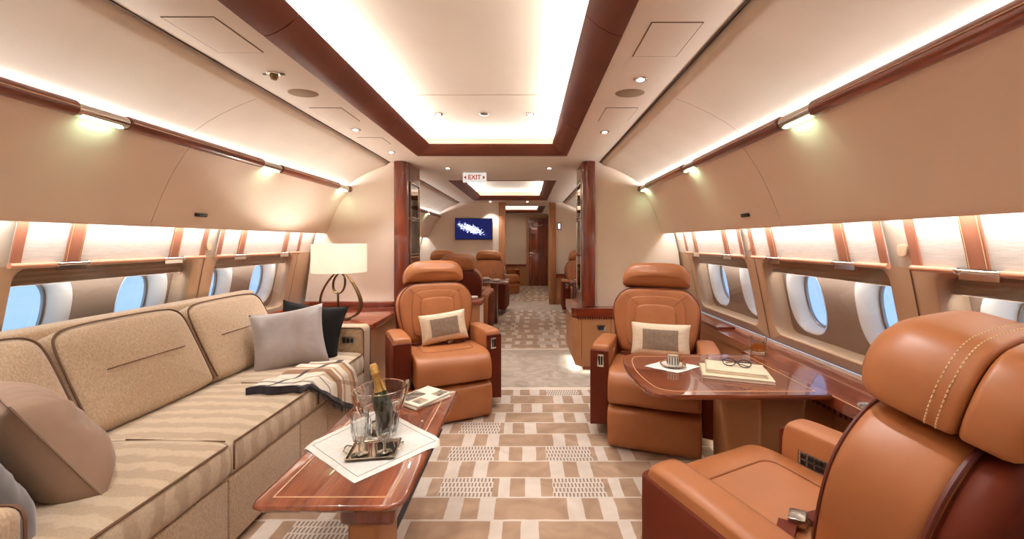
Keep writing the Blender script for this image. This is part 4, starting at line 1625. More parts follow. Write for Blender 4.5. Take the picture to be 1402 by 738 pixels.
def cushion(name, label, w, h, t, mat, loc, rot, seed=0, wr=0.006, pinch=0.06, n=26, extra=None, group=None, squash=0.0, trim=None):
    rnd = random.Random(seed)
    ph = [rnd.uniform(0, 6.28) for _ in range(8)]
    fr = [rnd.uniform(5, 14) for _ in range(8)]
    m = MB()
    tops, bots = [], []
    for j in range(n + 1):
        for i in range(n + 1):
            u, v = i / n * 2 - 1, j / n * 2 - 1
            prof = ((1 - u ** 4) * (1 - v ** 4)) ** 0.55
            z = t / 2 * prof
            x = u * w / 2 * (1 - pinch * (1 - v * v))
            y = v * h / 2 * (1 - pinch * (1 - u * u))
            # sag towards the lower edge
            z *= 1 + squash * (-v) * 0.35
            k = (1 - abs(u)) * (1 - abs(v))
            edge = max(abs(u), abs(v))
            wv = sum(math.sin(fr[q] * (u * math.cos(ph[q]) + v * math.sin(ph[q])) + ph[q]) for q in range(5)) / 5 * wr
            wv += math.sin(18 * math.atan2(v, u) + ph[5]) * wr * 0.5 * edge * prof
            tops.append((x, -z + wv * prof, y))
            bots.append((x, z + wv * prof * 0.5, y))
    N1 = n + 1
    vs = tops + bots
    fs = []
    for j in range(n):
        for i in range(n):
            a = j * N1 + i
            fs.append((a, a + 1, a + 1 + N1, a + N1))
            b = a + N1 * N1
            fs.append((b, b + N1, b + 1 + N1, b + 1))
    # join rim
    m.add(vs, fs)
    rim = [i for i in range(n)] + [n + j * N1 for j in range(n)] + [n * N1 + n - i for i in range(n)] + [(n - j) * N1 for j in range(n)]
    for k in range(len(rim)):
        a, b = rim[k], rim[(k + 1) % len(rim)]
        m.f.append((a, b, b + N1 * N1, a + N1 * N1))
    o = build(name, m, mat, None, sharp=80, loc=loc, rot=tuple(R(a) for a in rot))
    tag(o, label, 'cushion', group)
    if trim:
        r_ = MB()
        r_.tube([m.v[i] for i in rim], 0.0035, 5, closed=True)
        build('piping', r_, trim, o)
    return o, m


cushion('cushion', 'taupe cotton cushion with wrinkles slumped on the near end of the sofa', 0.42, 0.40, 0.20, M['taupecloth'], (-1.25, 1.31, 0.615), (-28, 0, 150), 3, 0.012, 0.07, squash=0.5, trim='taupecloth')
cushion('cushion', 'charcoal velvet cushion at the near sofa arm, cut by the left photo edge', 0.44, 0.40, 0.15, M['velvetg'], (-1.24, 1.09, 0.60), (-26, 0, 158), 5, 0.006, 0.05)
cushion('cushion', 'grey satin cushion leaning at the far end of the sofa', 0.43, 0.40, 0.15, M['satin'], (-1.24, 2.66, 0.615), (-22, -7, 26), 9, 0.006, 0.09, squash=0.4)
cushion('cushion', 'black velvet cushion behind the grey satin one on the sofa', 0.43, 0.42, 0.13, M['velvetb'], (-1.19, 2.82, 0.615), (-16, 9, 18), 11, 0.004, 0.12)

# cushions on the two swivel seats: cream with a brown-grey centre
for (x, y, rz, lb, w) in ((-0.33, 3.12, 25, 'cream cushion with brown-grey centre on the left aisle seat', 0.37), (1.19, 2.72, -19, 'cream cushion with brown-grey centre on the seat at the dining table', 0.39)):
    a = R(rz)
    lx, ly = (0.02, 0.055)
    px, py = x + lx * math.cos(a) - ly * math.sin(a), y + lx * math.sin(a) + ly * math.cos(a)
    o, mm = cushion('cushion', lb, w, 0.23, 0.10, M['pillowc'], (px, py, 0.582 if rz > 0 else 0.578), (-16, -5 if rz > 0 else 0, rz), 21, 0.002, 0.06)
    n = 26
    N1 = n + 1
    m = MB()
    i0, i1, j0, j1 = 5, 21, 5, 21
    idx = {}
    vs, fs = [], []
    for j in range(j0, j1 + 1):
        for i in range(i0, i1 + 1):
            idx[(i, j)] = len(vs)
            p = mm.v[j * N1 + i]
            vs.append((p[0], p[1] - 0.0022, p[2]))
    for j in range(j0, j1):
        for i in range(i0, i1):
            fs.append((idx[(i, j)], idx[(i + 1, j)], idx[(i + 1, j + 1)], idx[(i, j + 1)]))
    m.add(vs, fs)
    build('centre_patch', m, 'pillowt', o)

# ------------------------------------------------------------------ folded throw over the sofa edge
m = MB()
NU, NV_ = 44, 30
path = [(-1.17, 0.0), (-0.915, 0.0), (-0.872, -0.008), (-0.852, -0.045), (-0.845, -0.12), (-0.843, -0.30)]


def along(s_):
    L = 0
    for a, b in zip(path[:-1], path[1:]):
        d = math.hypot(b[0] - a[0], b[1] - a[1])
        if s_ <= L + d:
            f = (s_ - L) / d
            return (a[0] + (b[0] - a[0]) * f, a[1] + (b[1] - a[1]) * f)
        L += d
    return path[-1]


vs, uvs = [], []
for layer in (1, 0):
    for j in range(NV_ + 1):
        v = j / NV_
        for i in range(NU + 1):
            u = i / NU
            y = 2.10 + 0.50 * v + 0.10 * u * (0.4 + v) + 0.012 * math.sin(9 * u + 3 * v)
            ln = 0.255 + 0.31 * max(0.0, v - 0.12) ** 0.8
            st = 0.03 + 0.07 * v
            s_ = st + (ln - 0.0) * u
            px, pz = along(s_)
            th = (0.034 if layer else 0.004)
            w = 0.006 * math.sin(11 * v + 4 * u) + 0.005 * math.sin(23 * v + 2)
            if pz > -0.02:
                vs.append((px, y, 0.452 + pz + th + (w if layer else 0)))
            else:
                vs.append((px + (th + w if layer else 0.004) + 0.0, y, 0.452 + pz))
            uvs.append((v, u))
m2 = MB()
N1 = NU + 1
fs = []
for j in range(NV_):
    for i in range(NU):
        a = j * N1 + i
        fs.append((a, a + 1, a + 1 + N1, a + N1))
        b = a + N1 * (NV_ + 1)
        fs.append((b, b + N1, b + 1 + N1, b + 1))
rim = [i for i in range(NU)] + [NU + j * N1 for j in range(NV_)] + [NV_ * N1 + NU - i for i in range(NU)] + [(NV_ - j) * N1 for j in range(NV_)]
for k in range(len(rim)):
    a, b = rim[k], rim[(k + 1) % len(rim)]
    fs.append((a, b, b + N1 * (NV_ + 1), a + N1 * (NV_ + 1)))
m2.add(vs, fs)
o = build('throw_blanket', m2, 'throw', None, sharp=80)
ul = o.data.uv_layers.new(name='weave')
for p in o.data.polygons:
    for li in p.loop_indices:
        ul.data[li].uv = uvs[o.data.loops[li].vertex_index]
tag(o, 'folded wool throw with navy, cream and brown stripes over the sofa front', 'blanket')
fr = MB()
rn = random.Random(4)
for k in range(60):
    v = 0.1 + 0.9 * k / 59
    j = int(v * NV_)
    p = Vector(vs[j * N1 + NU])
    fr.tube([p + Vector((-0.006, (v * NV_ - j) * 0.018, 0.004)), p + Vector((-0.004 + rn.uniform(-.003, .003), (v * NV_ - j) * 0.018 + rn.uniform(-.008, .008), -0.045))], 0.0016, 4)
f_ = build('fringe', fr, 'throw', o)
f_['kind'] = 'stuff'

# ------------------------------------------------------------------ lamp cabinet and lamp
T = thing('side_cabinet', 'mahogany topped leather cabinet between sofa arm and partition', 'cabinet', (-1.3, 3.45, 0))
MT = Matrix.Translation((1.3, -3.45, 0))
m = MB()
m.box(-1.80, -0.885, 3.10, 3.845, 0.06, 0.575, mat=MT)
build('body', m, 'leatherw', T)
m = MB()
m.rbox(-1.84, -0.865, 3.092, 3.846, 0.575, 0.62, 0.006, 2, mat=MT)
build('top', m, 'woodx', T)
m = MB()
m.box(-1.75, -0.98, 3.15, 3.84, 0.0, 0.06, mat=MT)
build('plinth', m, 'leatherd', T)
m = MB()
m.rbox(-1.86, -1.80, 3.11, 3.99, 0.62, 0.66, 0.008, 2, mat=MT)
build('upstand', m, 'woodx', T)
area('plinth_light', (-0.93, 3.45, 0.055), (0, 0, 0), 0.04, 0.6, 3.0, (0.82, 1.0, 0.90))
# raised ledge on the partition foot
m = MB()
m.rbox(-1.86, -0.985, 3.955, 3.999, 0.616, 0.665, 0.006, 2)
o = build('ledge', m, 'woodx')
tag(o, 'glossy mahogany ledge at the foot of the left partition behind the lamp', 'ledge')

LX, LY = -1.195, 3.27
T = thing('table_lamp', 'table lamp with white drum shade and looped bronze base', 'lamp', (LX, LY, 0.62))
m = MB()
m.rbox(-0.085, 0.085, -0.035, 0.035, 0.0, 0.012, 0.005, 2)
build('base', m, 'bronze', T)


def ribbon(pts, w, th):
    """flat bar along a path in the xz plane"""
    pts = [Vector(p) for p in pts]
    rings = []
    for i, p in enumerate(pts):
        t = (pts[(i + 1) % len(pts)] - pts[i - 1]).normalized()
        nrm = Vector((-t.z, 0, t.x))
        ww = w[i] if isinstance(w, list) else w
        hh = th[i] if isinstance(th, list) else th
        q = []
        for k in range(8):
            a = 2 * PI * k / 8
            q.append(p + nrm * (hh / 2 * math.cos(a)) + Vector((0, ww / 2 * math.sin(a), 0)))
        rings.append(q)
    rings.append(rings[0])
    mm = MB()
    mm.loops(rings)
    return mm


outer = chaikin([(x_ * 1.12, y_, z_) for x_, y_, z_ in [(-0.055, 0, 0.012), (-0.125, 0, 0.055), (-0.145, 0, 0.14), (-0.12, 0, 0.25), (-0.04, 0, 0.375), (0.005, 0, 0.39), (0.05, 0, 0.375), (0.125, 0, 0.25), (0.16, 0, 0.14), (0.14, 0, 0.05), (0.06, 0, 0.012)]], 3)
tk = [0.013 + 0.020 * max(0, p[0]) / 0.16 * (1 - abs(p[2] - 0.14) / 0.3) for p in outer]
build('outer_loop', ribbon(outer, 0.036, tk), 'bronze', T, sharp=60)
innr = chaikin([(-0.012, 0, 0.375), (-0.045, 0, 0.33), (-0.055, 0, 0.26), (-0.03, 0, 0.215), (0.015, 0, 0.215), (0.045, 0, 0.27), (0.045, 0, 0.34), (0.02, 0, 0.378)], 3)
build('inner_loop', ribbon(innr, 0.034, 0.013), 'bronze', T, sharp=60)
m = MB()
m.tube([(-0.012, 0, 0.01), (-0.012, 0, 0.12), (-0.012, 0, 0.215)], [0.013, 0.010, 0.008], 8)
m.tube([(0, 0, 0.385), (0, 0, 0.47)], 0.007, 8)
build('stem', m, 'bronze', T)
m = MB()
m.lathe([(0.206, 0.385), (0.206, 0.612), (0.204, 0.612), (0.204, 0.385), (0.206, 0.385)], 48)
ms, nt, b = newmat('white_lamp_fabric')
nt.nodes.remove(b)
out = nt.nodes['Material Output']
df = N(nt, 'ShaderNodeBsdfDiffuse')
tl = N(nt, 'ShaderNodeBsdfTranslucent')
mxs = N(nt, 'ShaderNodeMixShader')
df.inputs[0].default_value = lin((245, 238, 226))
tl.inputs[0].default_value = lin((255, 251, 244))
mxs.inputs[0].default_value = 0.62
nt.links.new(df.outputs[0], mxs.inputs[1])
nt.links.new(tl.outputs[0], mxs.inputs[2])
nt.links.new(mxs.outputs[0], out.inputs[0])
build('lamp_shade', m, ms, T)
m = MB()
for a in (0, 120, 240):
    m.tube([(0, 0, 0.605), (0.204 * math.cos(R(a)), 0.204 * math.sin(R(a)), 0.605)], 0.002, 5)
build('spider', m, 'steel', T)
m = MB()
m.lathe([(0, 0.47), (0.02, 0.475), (0.032, 0.50), (0.030, 0.53), (0, 0.545)], 16)
build('bulb', m, emit('lit_bulb', (255, 246, 234), 150), T)

# ------------------------------------------------------------------ coffee table
T = thing('coffee_table', 'low glossy red-brown wooden coffee table with pale inlay line', 'coffee table', (-0.29, 1.7, 0))
MT = Matrix.Translation((0.29, -1.7, 0))
TX0, TX1, TY0, TY1, TZ = -0.53, -0.055, 1.225, 2.19, 0.45


def roundpoly(pts, radii, n=6):
    out = []
    m_ = len(pts)
    for i in range(m_):
        p = Vector(pts[i])
        a = (Vector(pts[i - 1]) - p).normalized()
        b = (Vector(pts[(i + 1) % m_]) - p).normalized()
        r = radii[i]
        p0, p1 = p + a * r, p + b * r
        for k in range(n + 1):
            t = k / n
            out.append(tuple(p0 * (1 - t) ** 2 + p * 2 * t * (1 - t) + p1 * t * t))
    return out


tab = roundpoly([(TX0, TY0), (TX1, TY0), (TX1, TY1), (TX0, TY1)], [0.045, 0.075, 0.02, 0.03])


def scaled(pl_, d):
    cx = (min(p[0] for p in pl_) + max(p[0] for p in pl_)) / 2
    cy = (min(p[1] for p in pl_) + max(p[1] for p in pl_)) / 2
    hx = (max(p[0] for p in pl_) - min(p[0] for p in pl_)) / 2
    hy = (max(p[1] for p in pl_) - min(p[1] for p in pl_)) / 2
    return [(cx + (p[0] - cx) * (hx - d) / hx, cy + (p[1] - cy) * (hy - d) / hy) for p in pl_]


m = MB()
m.loops([[(x, y, z) for x, y in scaled(tab, d)] for d, z in ((0.03, TZ - 0.028), (0.008, TZ - 0.024), (0.0, TZ - 0.013), (0.003, TZ - 0.004), (0.010, TZ))], True, True, True, MT)
top = build('tabletop', m, 'tablewood', T, sharp=50)
m = MB()
x0, x1, y0, y1 = TX0 + 0.055, TX1 - 0.055, TY0 + 0.045, TY1 - 0.045
w = 0.0022
for (a, b, c, d) in ((x0 - w, x1 + w, y0 - w, y0 + w), (x0 - w, x1 + w, y1 - w, y1 + w), (x0 - w, x0 + w, y0, y1), (x1 - w, x1 + w, y0, y1)):
    m.box(a, b, c, d, TZ + 0.0001, TZ + 0.0006, mat=MT)
build('inlay', m, 'brass', top)
m = MB()
m.rbox(-0.315, -0.125, 1.36, 1.66, 0.29, TZ - 0.028, 0.02, 3, mat=MT)
build('apron', m, 'woodz', T)
m = MB()
m.rbox(-0.295, -0.19, 1.38, 1.60, 0.012, 0.29, 0.015, 3, mat=MT)
build('pedestal', m, 'leatherw', T)
m = MB()
m.rbox(-0.305, -0.18, 1.37, 1.61, 0.0, 0.012, 0.004, 2, mat=MT)
build('floor_plate', m, 'steel', T)
# seat track in the floor beside the table
m = MB()
m.box(-0.262, -0.244, 1.67, 2.7, 0.0005, 0.004)
m.box(-0.262, -0.244, 0.6, 1.36, 0.0005, 0.004)
m.box(-0.270, -0.263, 1.67, 2.7, 0.0005, 0.005)
o = build('seat_track', m, 'black')
tag(o, 'thin dark floor track running beside the coffee table pedestal', 'floor track')

# napkin on the coffee table: cloth corners hang over
NZ = TZ + 0.002


def napkin(name, label, c, hx, hy, rz, z, drop=None, n=20, hem=True, group=None):
    """square cloth centred on c; drop(x,y)-> z drop for points off the table"""
    m = MB()
    vs, fs = [], []
    ca, sa = math.cos(R(rz)), math.sin(R(rz))

    def P(u, v, dz=0):
        x, y = c[0] + u * hx * ca - v * hy * sa, c[1] + u * hx * sa + v * hy * ca
        zz = z
        if drop:
            x, y, zz = drop(x, y, z)
        return (x, y, zz + dz + 0.0008 * math.sin(9 * u + 5 * v) + 0.0008)
    for dz in (0.0016, 0.0):
        for j in range(n + 1):
            for i in range(n + 1):
                vs.append(P(i / n * 2 - 1, j / n * 2 - 1, dz))
    N1 = n + 1
    for j in range(n):
        for i in range(n):
            a = j * N1 + i
            fs.append((a, a + 1, a + 1 + N1, a + N1))
            b = a + N1 * N1
            fs.append((b, b + N1, b + 1 + N1, b + 1))
    rim = [i for i in range(n)] + [n + j * N1 for j in range(n)] + [n * N1 + n - i for i in range(n)] + [(n - j) * N1 for j in range(n)]
    for k in range(len(rim)):
        a, b = rim[k], rim[(k + 1) % len(rim)]
        fs.append((a, b, b + N1 * N1, a + N1 * N1))
    m.add(vs, fs)
    o = build(name, m, 'linen', None, sharp=80)
    tag(o, label, 'napkin', group)
    if hem:
        h = MB()
        q = 0.84
        for (u0, v0, u1, v1) in ((-q, -q, q, -q), (q, -q, q, q), (q, q, -q, q), (-q, q, -q, -q)):
            pts = [P(u0 + (u1 - u0) * k / 24, v0 + (v1 - v0) * k / 24, 0.0022) for k in range(25)]
            h.tube(pts, 0.0014, 4)
        build('hemstitch', h, 'hem', o)
    return o


def tabdrop(x, y, z):
    r = 0.012
    for edge, sgn in ((TX1, 1), (TX0, -1)):
        e_ = (x - edge) * sgn
        if e_ > 0:
            if e_ < r:
                return (edge + sgn * (e_ + 0.003), y, z - e_ * 0.3)
            return (edge + sgn * (0.006 + r + 0.25 * (e_ - r)), y, z - 0.004 - 0.8 * (e_ - r))
    return (x, y, z)


# corners seen at (415,612) (485,663) (610,605) (530,570)
cor = [(415, 612), (485, 663), (610, 605), (522, 560)]
ws_ = []
for (px, py) in cor:
    s_ = (py - 331) / 0.8
    ws_.append((0.32 + (px - 722) / s_, 555 / s_))
ccx = sum(p[0] for p in ws_) / 4
ccy = sum(p[1] for p in ws_) / 4
m = None


def quadcloth(name, label, q, z, drop=None, n=22, hemq=0.86, cat='napkin', group=None):
    """cloth over a general quadrilateral q (4 world xy corners)"""
    m = MB()
    vs, fs = [], []

    def P(u, v, dz=0):
        a = Vector(q[0]) * (1 - u) * (1 - v) + Vector(q[1]) * u * (1 - v) + Vector(q[2]) * u * v + Vector(q[3]) * (1 - u) * v
        x, y, zz = a.x, a.y, z
        if drop:
            x, y, zz = drop(x, y, z)
        return (x, y, zz + dz + 0.0008 + 0.0008 * math.sin(14 * u + 9 * v))
    for dz in (0.0016, 0.0):
        for j in range(n + 1):
            for i in range(n + 1):
                vs.append(P(i / n, j / n, dz))
    N1 = n + 1
    for j in range(n):
        for i in range(n):
            a = j * N1 + i
            fs.append((a, a + 1, a + 1 + N1, a + N1))
            b = a + N1 * N1
            fs.append((b, b + N1, b + 1 + N1, b + 1))
    rim = [i for i in range(n)] + [n + j * N1 for j in range(n)] + [n * N1 + n - i for i in range(n)] + [(n - j) * N1 for j in range(n)]
    for k in range(len(rim)):
        a, b = rim[k], rim[(k + 1) % len(rim)]
        fs.append((a, b, b + N1 * N1, a + N1 * N1))
    m.add(vs, fs)
    o = build(name, m, 'linen', None, sharp=80)
    tag(o, label, cat, group)
    if hemq:
        h = MB()
        a, b = (1 - hemq) / 2, (1 + hemq) / 2
        for (u0, v0, u1, v1) in ((a, a, b, a), (b, a, b, b), (b, b, a, b), (a, b, a, a)):
            h.tube([P(u0 + (u1 - u0) * k / 20, v0 + (v1 - v0) * k / 20, 0.0022) for k in range(21)], 0.0012, 4)
        build('hemstitch', h, 'hem', o)
    return o


quadcloth('napkin', 'large white hemstitched napkin spread under the ice bucket', ws_, TZ, tabdrop)
# tray
TRZ = TZ + 0.006
T = thing('serving_tray', 'small polished silver tray with handles on the white napkin', 'tray', (-0.262, 1.54, TRZ), -3)
m = MB()
tr = rrect(-0.087, 0.087, -0.068, 0.068, 0.006, 3)
m.loops([[(x, y, z) for x, y in scaled(tr, d)] for d, z in ((0.012, 0.0), (0.004, 0.001), (0.0, 0.008), (-0.004, 0.009), (-0.004, 0.010), (0.001, 0.0102), (0.006, 0.004), (0.012, 0.0032))], True, True, True)
build('dish', m, 'silver', T)
for q in (-1, 1):
    m = MB()
    m.tube([(q * 0.088, -0.03, 0.009), (q * 0.105, -0.022, 0.016), (q * 0.107, 0.0, 0.018), (q * 0.105, 0.022, 0.016), (q * 0.088, 0.03, 0.009)], 0.0028, 6)
    build('handle', m, 'silver', T)
for (gx, gy, lb) in ((-0.30, 1.50, 'cut crystal flute on the silver tray, left one'), (-0.214, 1.515, 'cut crystal flute on the silver tray, right one')):
    T = thing('champagne_flute', lb, 'glass', (gx, gy, TRZ + 0.0042), 0, 'crystal flutes on the tray')
    m = MB()
    m.lathe([(0.0, 0.0), (0.030, 0.0), (0.031, 0.002), (0.026, 0.004), (0.008, 0.008), (0.0045, 0.014), (0.0045, 0.035), (0.0075, 0.042), (0.022, 0.055), (0.030, 0.085), (0.032, 0.13), (0.031, 0.165),
             (0.0295, 0.165), (0.0300, 0.13), (0.0275, 0.085), (0.018, 0.060), (0.0, 0.052)], 24, facet=(0.90, 0.05, 0.14))
    build('bowl', m, 'glass', T, sharp=20)
# ice bucket
T = thing('ice_bucket', 'clear crystal ice bucket with two handles on the napkin', 'ice bucket', (-0.285, 1.685, TZ + 0.0035), 10)
m = MB()
m.lathe([(0.0, 0.0), (0.055, 0.0), (0.060, 0.004), (0.066, 0.03), (0.072, 0.085), (0.078, 0.11), (0.098, 0.19), (0.100, 0.193), (0.098, 0.195), (0.0945, 0.193), (0.073, 0.112), (0.064, 0.085), (0.060, 0.03), (0.054, 0.014), (0.0, 0.012)], 36, facet=(0.94, 0.02, 0.10))
build('bowl', m, 'glass', T, sharp=25)
for q in (-1, 1):
    m = MB()
    m.tube(chaikin([(q * 0.094, 0, 0.185), (q * 0.108, 0, 0.205), (q * 0.114, 0, 0.19), (q * 0.104, 0, 0.15), (q * 0.083, 0, 0.095)], 2, False), 0.0055, 8)
    build('handle', m, 'silver', T)
for i, (x, y, z, rz) in enumerate(((0.02, 0.025, 0.036, 20), (-0.028, 0.01, 0.035, 50), (0.01, -0.034, 0.036, 75), (0.035, -0.01, 0.062, 10), (-0.012, 0.03, 0.066, 33))):
    m = MB()
    m.rbox(-0.014, 0.014, -0.014, 0.014, -0.014, 0.014, 0.004, 2, mat=TR(0, 0, 0, 20 * i, 15 * i, rz))
    o = build('ice_cube', m, 'ice', None, loc=(-0.285 + x, 1.685 + y, TZ + z))
    tag(o, 'clear ice cube in the crystal bucket, ' + ('right rear', 'left', 'front', 'raised right', 'raised rear')[i], 'ice cube', 'ice cubes in the bucket')
T = thing('champagne_bottle', 'dark green champagne bottle with gold foil neck in the bucket', 'bottle', (-0.262, 1.70, TZ + 0.025))
T.rotation_euler = (R(0), R(-14), 0)
m = MB()
m.lathe([(0, 0), (0.028, 0), (0.036, 0.004), (0.038, 0.02), (0.038, 0.09), (0.034, 0.125), (0.018, 0.165), (0.0145, 0.18), (0.0145, 0.20)], 24)
build('body', m, 'bottleglass', T)
m = MB()
m.lathe([(0.0225, 0.155), (0.0175, 0.170), (0.0155, 0.19), (0.015, 0.225), (0.0178, 0.229), (0.0178, 0.238), (0.0155, 0.241), (0.0165, 0.262), (0.012, 0.270), (0, 0.271)], 20)
build('foil', m, 'foil', T)
m = MB()
m.tube([(0.020, -0.006, 0.20), (0.022, -0.008, 0.17), (0.028, -0.012, 0.155)], [0.004, 0.006, 0.003], 6)
build('foil_tab', m, 'foil', T)
# magazines
for k, (lb, dz, rz, mt_) in enumerate((('folded magazine lying under another at the far end of the coffee table', 0.0, -38, 'paper'), ('open patterned magazine on top at the far end of the coffee table', 0.0125, -33, 'paper'))):
    T = thing('magazine', lb, 'magazine', (-0.205, 2.05, TZ + 0.0008 + dz), 0, 'magazines on the coffee table')
    T.rotation_euler = (0, 0, R(rz))
    m = MB()
    m.rbox(-0.085, 0.085, -0.11, 0.11, 0.0, 0.011, 0.004, 2)
    build('pages', m, mt_, T)
    m = MB()
    for (a, b, c, d) in ((-0.075, 0.0, -0.10, 0.02), (0.02, 0.075, 0.03, 0.10), (0.01, 0.07, -0.09, -0.03)):
        m.box(a, b, c, d, 0.0112, 0.0118)
    build('picture', m, noisy('magazine_print_%d' % k, (70, 66, 62), (176, 150, 120), 22, 0.6, 0, lo=0.4, hi=0.6), T)

# ------------------------------------------------------------------ window console on the right
T = thing('window_console', 'glossy mahogany console ledge under the right windows', 'console', (1.7, 2.4, 0))
MT = Matrix.Translation((-1.7, -2.4, 0))
CZ = 0.60
m = MB()
edge = [(1.70, 3.82), (1.70, 2.50), (1.66, 2.44), (1.60, 2.42), (1.60, 1.72), (1.605, 1.62)] + chaikin([(1.605, 1.62), (1.62, 1.54), (1.60, 1.45), (1.60, 1.35)], 2, False)[1:] + [(1.60, -0.6)]
poly = edge + [(1.915, -0.6), (1.915, 3.82)]
m.prism(poly, CZ - 0.05, CZ, 'z', MT)
top = build('top', m, 'wood', T, sharp=50)
m = MB()
m.box(1.606, 1.610, 0.0, 2.4, CZ + 0.0001, CZ + 0.0008, mat=MT)
build('inlay', m, 'brass', top)
m = MB()
m.box(1.72, 1.86, 3.0, 3.8, CZ + 0.0, CZ + 0.018, mat=MT)
build('recess_lid', m, 'woodz', top)
m = MB()
m.rbox(1.72, 1.86, -0.5, 3.81, 0.30, CZ - 0.05, 0.01, 2, mat=MT)
build('side_panel', m, 'leatherw', T)
m = MB()
for q in range(60):
    y = 0.6 + q * 0.03
    m.rbox(1.612, 1.630, y, y + 0.02, CZ - 0.078, CZ - 0.052, 0.004, 2, mat=MT)
o = build('beaded_edge', m, 'leatherd', T)
o['kind'] = 'stuff'
m = MB()
m.rbox(1.38, 1.85, 1.85, 2.32, 0.02, CZ - 0.055, 0.012, 3, mat=MT)
build('support_pod', m, 'leatherw', T)
m = MB()
m.lathe([(0.0, -0.004), (0.036, -0.004), (0.038, 0.001), (0.046, 0.002), (0.047, 0.0), (0.047, -0.01), (0, -0.01)], 28, MT @ TR(1.66, 1.575, CZ + 0.006))
build('cup_holder', m, 'chrome', T)
area('plinth_light', (1.70, 2.9, 0.28), (0, 0, 0), 0.15, 1.2, 5.0, (0.86, 1.0, 0.93))

# dining table
T = thing('dining_table', 'glossy veneered dining table with curved end and pale inlay line', 'table', (1.25, 2.0, 0))
MT = Matrix.Translation((-1.25, -2.0, 0))
DZ = 0.61
pts = [(1.596, 1.69), (0.92, 1.69)] + chaikin([(0.92, 1.69), (0.845, 1.72), (0.822, 1.85), (0.812, 2.0), (0.83, 2.17), (0.86, 2.28), (0.90, 2.307)], 3, False)[1:-1] + [(0.90, 2.307), (1.596, 2.307)]
m = MB()
m.loops([[(x, y, z) for x, y in scaled(pts, d)] for d, z in ((0.02, DZ - 0.026), (0.003, DZ - 0.020), (0.0, DZ - 0.008), (0.004, DZ))], True, True, True, MT)
top = build('tabletop', m, 'tablewoodx', T, sharp=50)
m = MB()
ip = scaled(pts, 0.045)
for a, b in zip(ip, ip[1:] + ip[:1]):
    a, b = Vector((a[0], a[1], 0)), Vector((b[0], b[1], 0))
    if (b - a).length < 1e-5:
        continue
    nn = (b - a).normalized().cross(Vector((0, 0, 1))) * 0.0018
    q = [a + nn, b + nn, b - nn, a - nn]
    m.loops([[(p.x, p.y, DZ + 0.0002) for p in q], [(p.x, p.y, DZ + 0.0007) for p in q]], True, True, True, MT)
build('inlay', m, 'brass', top)
m = MB()
m.rbox(1.10, 1.59, 1.98, 2.05, DZ - 0.06, DZ - 0.027, 0.005, 2, mat=MT)
build('support_arm', m, 'steel', T)

# cup, saucer, napkin
quadcloth('napkin', 'small white napkin under the coffee cup on the dining table', [(0.92, 2.075), (1.05, 1.965), (1.205, 2.07), (1.07, 2.19)], DZ + 0.0012, None, 10, 0)
T = thing('saucer', 'white and gold saucer under the striped coffee cup', 'saucer', (1.065, 2.075, DZ + 0.0052))
m = MB()
m.lathe([(0, 0), (0.035, 0), (0.062, 0.009), (0.063, 0.011), (0.058, 0.010), (0.034, 0.003), (0, 0.003)], 32)
build('plate', m, 'white', T)
m = MB()
m.lathe([(0.0565, 0.0102), (0.0635, 0.0118), (0.0638, 0.0105), (0.0565, 0.0102)], 32)
build('rim_band', m, 'gold', T)
T = thing('coffee_cup', 'small white coffee cup with vertical gold and black stripes', 'cup', (1.065, 2.075, DZ + 0.0087))
m = MB()
m.lathe([(0, 0), (0.026, 0), (0.028, 0.004), (0.031, 0.052), (0.0295, 0.052), (0.0265, 0.006), (0, 0.005)], 32)
build('body', m, 'white', T)
m = MB()
for k in range(14):
    a = 2 * PI * k / 14
    m.box(-0.0022, 0.0022, -0.0006, 0.0006, 0.008, 0.046, mat=Matrix.Rotation(a, 4, 'Z') @ Matrix.Translation((0, -0.0303, 0)))
build('stripe', m, 'black', T)
m = MB()
m.lathe([(0.0290, 0.049), (0.0314, 0.049), (0.0316, 0.0525), (0.0290, 0.0525), (0.0290, 0.049)], 32)
build('rim_band', m, 'gold', T)
m = MB()
m.tube(chaikin([(0.029, 0, 0.044), (0.046, 0, 0.044), (0.048, 0, 0.025), (0.030, 0, 0.013)], 2, False), 0.0035, 6)
build('handle', m, 'gold', T)
m = MB()
m.rbox(-0.035, 0.03, -0.004, 0.004, 0, 0.002, 0.001, 2)
m.lathe([(0, 0), (0.009, 0.001), (0.010, 0.003), (0, 0.003)], 14, TR(0.036, 0, 0))
o = build('teaspoon', m, 'silver', None, loc=(1.106, 2.045, DZ + 0.018), rot=(0, 0, R(70)))
tag(o, 'silver teaspoon lying on the saucer', 'spoon')
# notebooks and glasses
nb = [((1.315, 1.945), 0.30, 0.20, -19, 0.0, 0.016, 'larger cream notebook, lower of the two on the dining table'), ((1.325, 1.965), 0.26, 0.165, -22, 0.0175, 0.015, 'smaller cream notebook on top, under the dark eyeglasses')]
for (c, w_, h_, rz, dz, th, lb) in nb:
    T = thing('notebook', lb, 'notebook', (c[0], c[1], DZ + 0.0008 + dz), R(rz), 'notebooks on the dining table')
    m = MB()
    m.rbox(-w_ / 2, w_ / 2, -h_ / 2, h_ / 2, 0.0, 0.003, 0.001, 2)
    m.rbox(-w_ / 2, w_ / 2, -h_ / 2, h_ / 2, th - 0.003, th, 0.001, 2)
    m.rbox(-w_ / 2, -w_ / 2 + 0.006, -h_ / 2, h_ / 2, 0.0, th, 0.002, 2)
    build('cover', m, 'bookcover', T)
    m = MB()
    m.box(-w_ / 2 + 0.006, w_ / 2 - 0.004, -h_ / 2 + 0.003, h_ / 2 - 0.003, 0.003, th - 0.003)
    build('pages', m, 'paper', T)
T = thing('eyeglasses', 'dark framed eyeglasses lying on the cream notebook', 'eyeglasses', (1.335, 1.965, DZ + 0.034), R(-28))
m = MB()
